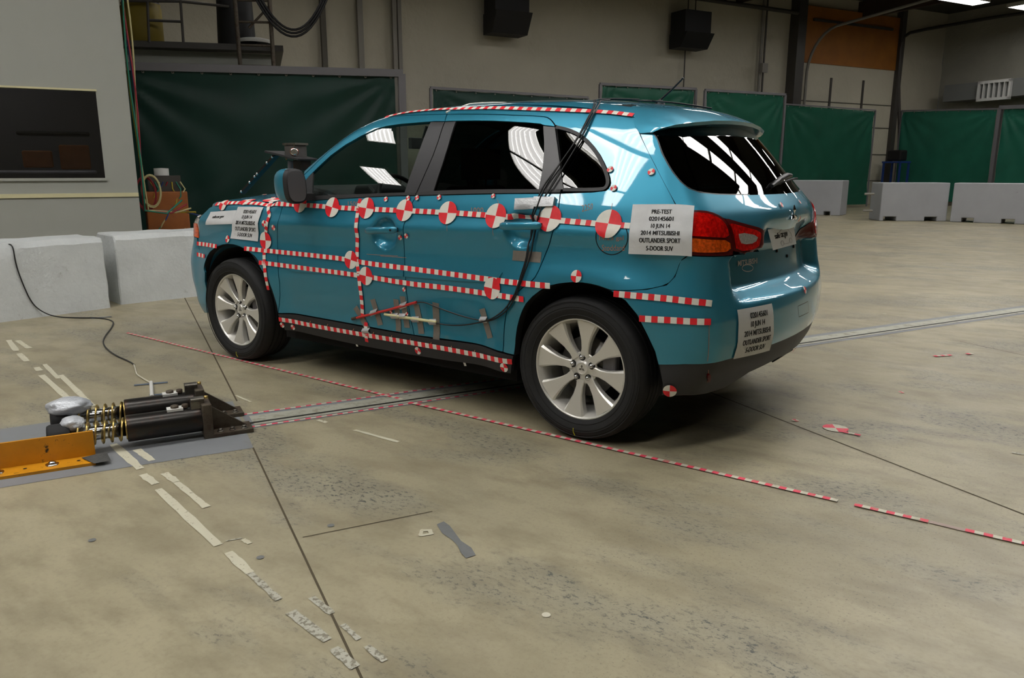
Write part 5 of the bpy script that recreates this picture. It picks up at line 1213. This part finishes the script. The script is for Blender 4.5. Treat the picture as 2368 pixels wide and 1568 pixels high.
# ---- lamps ------------------------------------------------------------------------------------
tube_m = mat('fluorescent_tube', (1, 1, 1), .5, emit=((1., .975, .94), LAMP_POWER)); shade_m = mat('lamp_reflector', S(200, 200, 196), .4)
Zl = 6.5
def fixture():
    e_ = bpy.data.objects.new('light_fixture', None); COL.objects.link(e_)
    W_, L_ = .58, 1.9
    def P(a, b, z): return np.array([a, b, z])
    m = MB(); m.box((0, 0, .09), W_, L_, .03)
    for s in (-1, 1): m.prism([(s*W_/2, -L_/2, .075), (s*W_/2*.97, -L_/2, .0), (s*W_/2*1.02, -L_/2, 0), (s*W_/2*1.05, -L_/2, .1)], (0, L_, 0)); m.box((0, s*L_/2, .04), W_, .02, .1)
    h = m.build('lamp_housing', shade_m, e_); m = MB()
    for i in range(6):
        x = (i-2.5)*W_/6.2; m.prism([(x-.042, -L_/2+.02, .045), (x-.030, -L_/2+.02, .018), (x+.030, -L_/2+.02, .018), (x+.042, -L_/2+.02, .045)], (0, L_-.04, 0))
    m.build('tube_bank', tube_m, e_); return e_
proto = fixture(); kids = list(proto.children); cnt = 0
def place_fixture(a, b, lab, first=[True]):
    global proto
    if first[0]: o = proto; first[0] = False
    else:
        o = proto.copy(); COL.objects.link(o)
        for k_ in kids: c_ = k_.copy(); COL.objects.link(c_); c_.parent = o
    o.location = EP(a, b, Zl); o.rotation_euler = (0, 0, R(-26)); tag(o, lab, 'ceiling light', 'fluorescent fixtures over the test area'); return o
rows = [(2.15, [.9, 2.93]+[4.96+2.03*i for i in range(6)], 'over the open floor behind the car'), (1.66, [-1.25, -3.28, -5.31], 'nearest overhead on the driver side'), (.75, [5.0+2.03*i for i in range(6)], 'second in from the open floor'),
        (.80, [-4.12, -6.1], 'in the double bank beside the blocks'), (-2.68, [-5.2], 'alone above the left blocks'), (-3.25, [-9.4], 'alone farthest left'), (-4.75, [13+2.03*i for i in range(4)], 'in the far parallel row'),
        (-9.5, [1+4.06*i for i in range(5)], 'added as fill along the back wall'), (5.6, [-11+2.1*i for i in range(6)], 'added as unseen fill behind the camera')]  # back wall row and row behind the camera are added fill light
for a, lst, row in rows:
    for k, b in enumerate(lst): place_fixture(a, float(b), 'fluorescent ceiling light %s, number %s from the left end' % (row, ['one', 'two', 'three', 'four', 'five', 'six', 'seven', 'eight'][k]) if len(lst) > 1 else 'fluorescent ceiling light '+row)
for a, b, lab in ((-10.45, 23.1, 'bright ceiling light cut by the top edge near the right corner'), (-10.1, 26.3, 'bright ceiling light at the top right corner of the picture')): place_fixture(a, b, lab)
# ================================================================== FLOOR MACHINERY (crash rail head)
# twin shock absorbers lie along E2, nose towards -E2
def FP(a, b, z): return EP(a, b, z)
def absorber(a, b_end, sc, lab, low):
    e_ = thing('shock_absorber', lab, 'shock absorber', tuple(EP(a, b_end-.25, 0)), 'twin shock absorbers on the rail head')
    zc = .088; r = .060; L = .34; b1 = b_end; b0 = b_end-L
    O = EP(a, b0, zc)
    m = MB(); m.lathe([(0, .038), (0, r), (.006, r+.002), (L-.02, r+.002), (L, r-.004), (L, 0)], O, E2, 40); m.build('cylinder', black_steel, e_)
    m = MB(); m.lathe([(-.005, .048), (.004, .0545), (.010, .048)], O, E2, 32); m.build('end_ring', brass, e_)
    m = MB(); m.lathe([(-.27, .0), (-.27, .033), (0, .033), (0, 0)], O, E2, 28); m.build('piston_rod', steel, e_)
    P = []; turns = 6.6; Lc = .235
    for k in range(int(turns*24)+1):
        t = k/24; P.append(O-E2*(Lc-.0-Lc*t/turns)+(E1*math.cos(t*6.2832)+np.array([0, 0, math.sin(t*6.2832)]))*.050)
    MB().tube(P, .005, 6).build('coil_spring', brass, e_)
    for i in range(7): pass
    m = MB(); m.lathe([(0, 0), (0, .058), (.012, .064), (.07, .064), (.09, .055), (.09, 0)], O-E2*.315, E2, 28); m.build('nose_cap', rubber, e_)
    # rear bracket: upright plate, gusset, foot with bolts
    m = MB(); m.box(EP(a, b1+.005, .085), .13, .045, .17, E1, E2); bevel(m.build('end_plate', brown_steel, e_), .006)
    m = MB(); m.prism([EP(a-.02, b1+.03, .022), EP(a-.02, b1+.03, .14), EP(a-.02, b1+.19, .022)], E1*.014); m.build('gusset', brown_steel, e_)
    m = MB(); m.box(EP(a, b1+.115, .011), .13, .19, .022, E1, E2); bevel(m.build('foot_plate', brown_steel, e_), .003)
    for i in range(3):
        m = MB(); c_ = EP(a+.04, b1+.06+.055*i, .022); m.lathe([(0, .015), (.004, .015), (.005, .011)], c_, (0, 0, 1), 16); m.lathe([(.004, .011), (.014, .0105), (.016, .006), (.016, 0)], c_, (0, 0, 1), 6); m.build('bolt', steel_dull, e_)
    # fittings on top
    m = MB(); m.box(EP(a, b1-.13, zc+r+.004), .05, .07, .012, E1, E2); m.build('name_plate', white_pl, e_)
    for bb_, rr_ in ((b1-.13, .018), (b1-.085, .015)):
        m = MB(); m.lathe([(0, rr_), (.016, rr_), (.018, rr_*.7), (.018, 0)], EP(a, bb_, zc+r+.005), (0, 0, 1), 12); m.build('valve_cap', brown_steel, e_)
    m = MB(); m.box(EP(a, b1-.03, zc+r+.02), .05, .06, .05, E1, E2); m.tube([EP(a+.02, b1-.06, zc+r+.04), EP(a+.02, b1-.0, zc+r+.04)], .009, 8); m.build('valve_block', steel_dull, e_)
    m = MB(); m.lathe([(0, .010), (.012, .010), (.013, 0)], EP(a+.01, b1+.01, zc+r+.04), (0, 0, 1), 8); m.build('brass_nipple', brass, e_)
    return e_
absorber(1.885, -1.16, 1, 'nearer black shock absorber with chrome rod and brass spring rings', True)
absorber(1.60, -1.16, 1, 'farther black shock absorber with chrome rod behind the near one', False)
# tape-wrapped nose pads
def blob(c_, rx, ry, rz, m_, name, lab, seed):
    rr = random.Random(seed); V = []; n, k = 22, 36
    for i in range(n+1):
        t = math.pi*i/n
        for j in range(k):
            a = 2*math.pi*j/k; q = 1+.07*math.sin(a*3+t*4+seed)+.05*rr.uniform(-1, 1); V.append(c_+E1*math.cos(a)*math.sin(t)*rx*q+E2*math.sin(a)*math.sin(t)*ry*q+np.array([0, 0, math.cos(t)*rz]))
    o = mk(name, V, [(i*k+j, i*k+(j+1) % k, (i+1)*k+(j+1) % k, (i+1)*k+j) for i in range(n) for j in range(k)], m_, None, None, True); return tag(o, lab, 'tape')
crumple_m = mat('crumpled_foil_tape', S(196, 200, 206), .35, .3, bump=(30, .8, .01))
blob(EP(1.60, -1.16-.34-.235, .152), .07, .095, .045, crumple_m, 'crumpled_tape', 'large crumpled silver tape cap over the far absorber nose', 2)
blob(EP(1.87, -1.16-.34-.215, .142), .05, .05, .035, crumple_m, 'crumpled_tape', 'smaller crumpled silver tape scrap over the near absorber nose', 5)
# end rail plate of pink tape beside the brackets is part of floor tape
# yellow angle iron
ya = thing('yellow_angle_iron', 'chipped yellow angle iron bolted to the floor at the left edge', 'steel angle', tuple(EP(2.03, -1.9, 0)))
bE = -1.635; bS = -3.2; hA = .125
m = MB(); m.prism([EP(1.958, bS, 0), EP(2.075, bS, 0), EP(2.075, bS, .014), EP(1.970, bS, .014), EP(1.970, bS, hA), EP(1.958, bS, hA)], E2*(bE-bS)); sharpen(m.build('angle_bar', yellow_p, ya))
for b_ in (-2.00, -1.80):
    m = MB(); c_ = EP(2.018, b_, .014); m.lathe([(0, .026), (.004, .026), (.005, .017)], c_, (0, 0, 1), 20); m.lathe([(.004, .016), (.010, .016), (.016, .010), (.017, 0)], c_, (0, 0, 1), 16); m.build('bolt', steel, ya)
for b_ in (-1.9, -1.70, -2.1): m = MB(); m.lathe([(0, .008), (.001, 0)], EP(2.018, b_, .0145), (0, 0, 1), 10); m.build('bolt_hole', deep, ya)
m = MB(); c_ = EP(2.045, bE+.015, .018)
m.add([c_+E1*-.05+E2*-.07, c_+E1*.055+E2*-.02, c_+E1*.05+E2*.045, c_+E1*-.045+E2*.03+np.array([0, 0, .012]), c_+np.array([0, 0, .016])], [(0, 1, 4), (1, 2, 4), (2, 3, 4), (3, 0, 4)]); tag(m.build('cloth_tape_scrap', mat('gaffer_scrap', S(74, 74, 72), .9, noise=(60, .2))), 'dark grey cloth tape scrap on the end of the yellow angle iron', 'tape')
# white sensor stick with T of blue-grey tape and its wire
P0, P1 = at_z((350, 888)), at_z((352, 922)); tag(MB().tube([P0+np.array([0, 0, .01]), P1+np.array([0, 0, .012])], .011, 10).build('sensor_stick', white_pl), 'white sensor stick lying behind the far absorber', 'sensor')
def fstrip(a, b, w, m_, lab, z=.004, n=6):
    A, B = at_z(a), at_z(b); o = strip('floor_tape_strip', [A+(B-A)*t for t in np.linspace(0, 1, n)], w, m_, z, None, .1); tag(o, lab, 'tape')
bg_tape = mat('blue_grey_tape', S(92, 104, 122), .6)
fstrip((310, 892), (388, 885), .03, bg_tape, 'blue-grey tape strip crossing the end of the white stick')
fstrip((345, 915), (398, 911), .025, bg_tape, 'blue-grey tape strip just behind the far absorber cylinder')
fstrip((212, 737), (258, 733), .03, bg_tape, 'blue-grey tape strip holding the thin cable in front of the blocks')
def ground_tube(name, px, r, m_, lab, cat='cable', z=.006, sm=3):
    P = np.array([at_z(p)+np.array([0, 0, z]) if len(p) == 2 else np.array(p) for p in px]); P = chaikin(P, sm, False); return tag(MB().tube(P, r, 6).build(name, m_), lab, cat)
ground_tube('sensor_wire', [(310, 845), (315, 862), (316, 868), (335, 880), (348, 887)], .005, fwhite, 'white wire kinking back from the white stick', 'wire')
# thin cable over the left block
A, B = at_z((0, 746)), at_z((256, 712)); tt = (B-A)/np.linalg.norm(B-A); nb = np.cross(tt, [0, 0, 1.]); nb = nb if (A-CAMP)@nb > 0 else -nb
fc = (A@nb)-.012
def onf(px): return at_n(px, nb, fc)
top = onf((32, 585)); 
ground_tube('floor_cable', [tuple(top+nb*.5+np.array([0, 0, .03])-tt*.15), tuple(top+nb*.15+np.array([0, 0, .02])-tt*.05), tuple(np.array([top[0], top[1], .675])), tuple(onf((36, 610))), tuple(onf((50, 650))), tuple(onf((72, 700))), tuple(onf((98, 722))), (130, 735), (190, 737), (225, 736), (262, 742), (262, 756), (240, 782), (238, 800), (262, 822), (300, 838), (311, 846)], .0055, cable_m, 'thin grey cable looping over the left block and across the floor')
# ---- camera rig on the hood ------------------------------------------------------------
rg = thing('onboard_camera', 'small boxy camera on a black plate and slanted arm above the hood', 'camera', (.1, -.45, 1.16))
Y = -.45
def cy(px, dy=0): return at_y(px, Y+dy)
pl0, pl1 = cy((634, 351)), cy((712, 369))
m = MB(); ax = pl1-pl0; L = np.linalg.norm(ax); ax /= L; m.box((pl0+pl1)/2, L, .16, .014, ax, np.array([0, 1., 0])); bevel(m.build('mount_plate', black_pl, rg), .003)
c_ = cy((684, 352)); m = MB(); m.box(c_+np.array([0, 0, -.0]), .11, .10, .09); bd = bevel(m.build('camera_body', mat('camera_metal', S(86, 84, 82), .45, .4), rg), .006)
m = MB(); m.box(c_+np.array([-.0, 0, .052]), .13, .11, .014); m.build('clamp_plate', steel_dull, rg)
for dx, dy in ((-.045, -.045), (.045, -.045), (-.045, .045), (.045, .045)): MB().tube([c_+np.array([dx, dy, -.05]), c_+np.array([dx, dy, .058])], .0045, 8).build('clamp_bolt', brass, rg)
m = MB(); m.lathe([(0, .028), (.018, .028), (.02, .024)], c_+np.array([.03, -.035, 0]), np.array([.75, -.66, 0]), 20, 1); m.lathe([(.01, .024), (.035, .024), (.037, .019), (.034, 0)], c_+np.array([.03, -.035, 0]), np.array([.75, -.66, 0]), 20); m.build('lens', [chrome, mat('copper_ring', S(150, 84, 60), .3, .8)], bd)
p0, p1 = cy((560, 447)), cy((640, 358)); hit_ = TOP.fwd(np.array([[p0[0], Y]]))[0]
m = MB(); d_ = p1-p0; L = np.linalg.norm(d_); d_ /= L; m.box((p0+p1)/2, L, .045, .016, d_, np.array([0, 1., 0])); am = m.build('slanted_arm', black_steel, rg)
for t in (.05, .3, .45, .52, .8, .95): q_ = p0+(p1-p0)*t; m = MB(); m.lathe([(0, .009), (.01, .009), (.012, 0)], q_+np.array([0, -.0175, 0]), (0, -1, 0), 8); m.build('arm_bolt', steel, am)
q0 = cy((673, 372)); q1 = TOP.fwd(np.array([[q0[0]-.02, Y]]))[0]; m = MB(); m.tube([q0, q1-np.array([0, 0, .002])], .022, 14); m.build('post', grey_paint, rg)
q0 = cy((698, 372)); m = MB(); m.box(q0-np.array([0, 0, .03]), .09, .08, .07); bevel(m.build('hinge_block', black_steel, rg), .005)
bpy.context.view_layer.update()
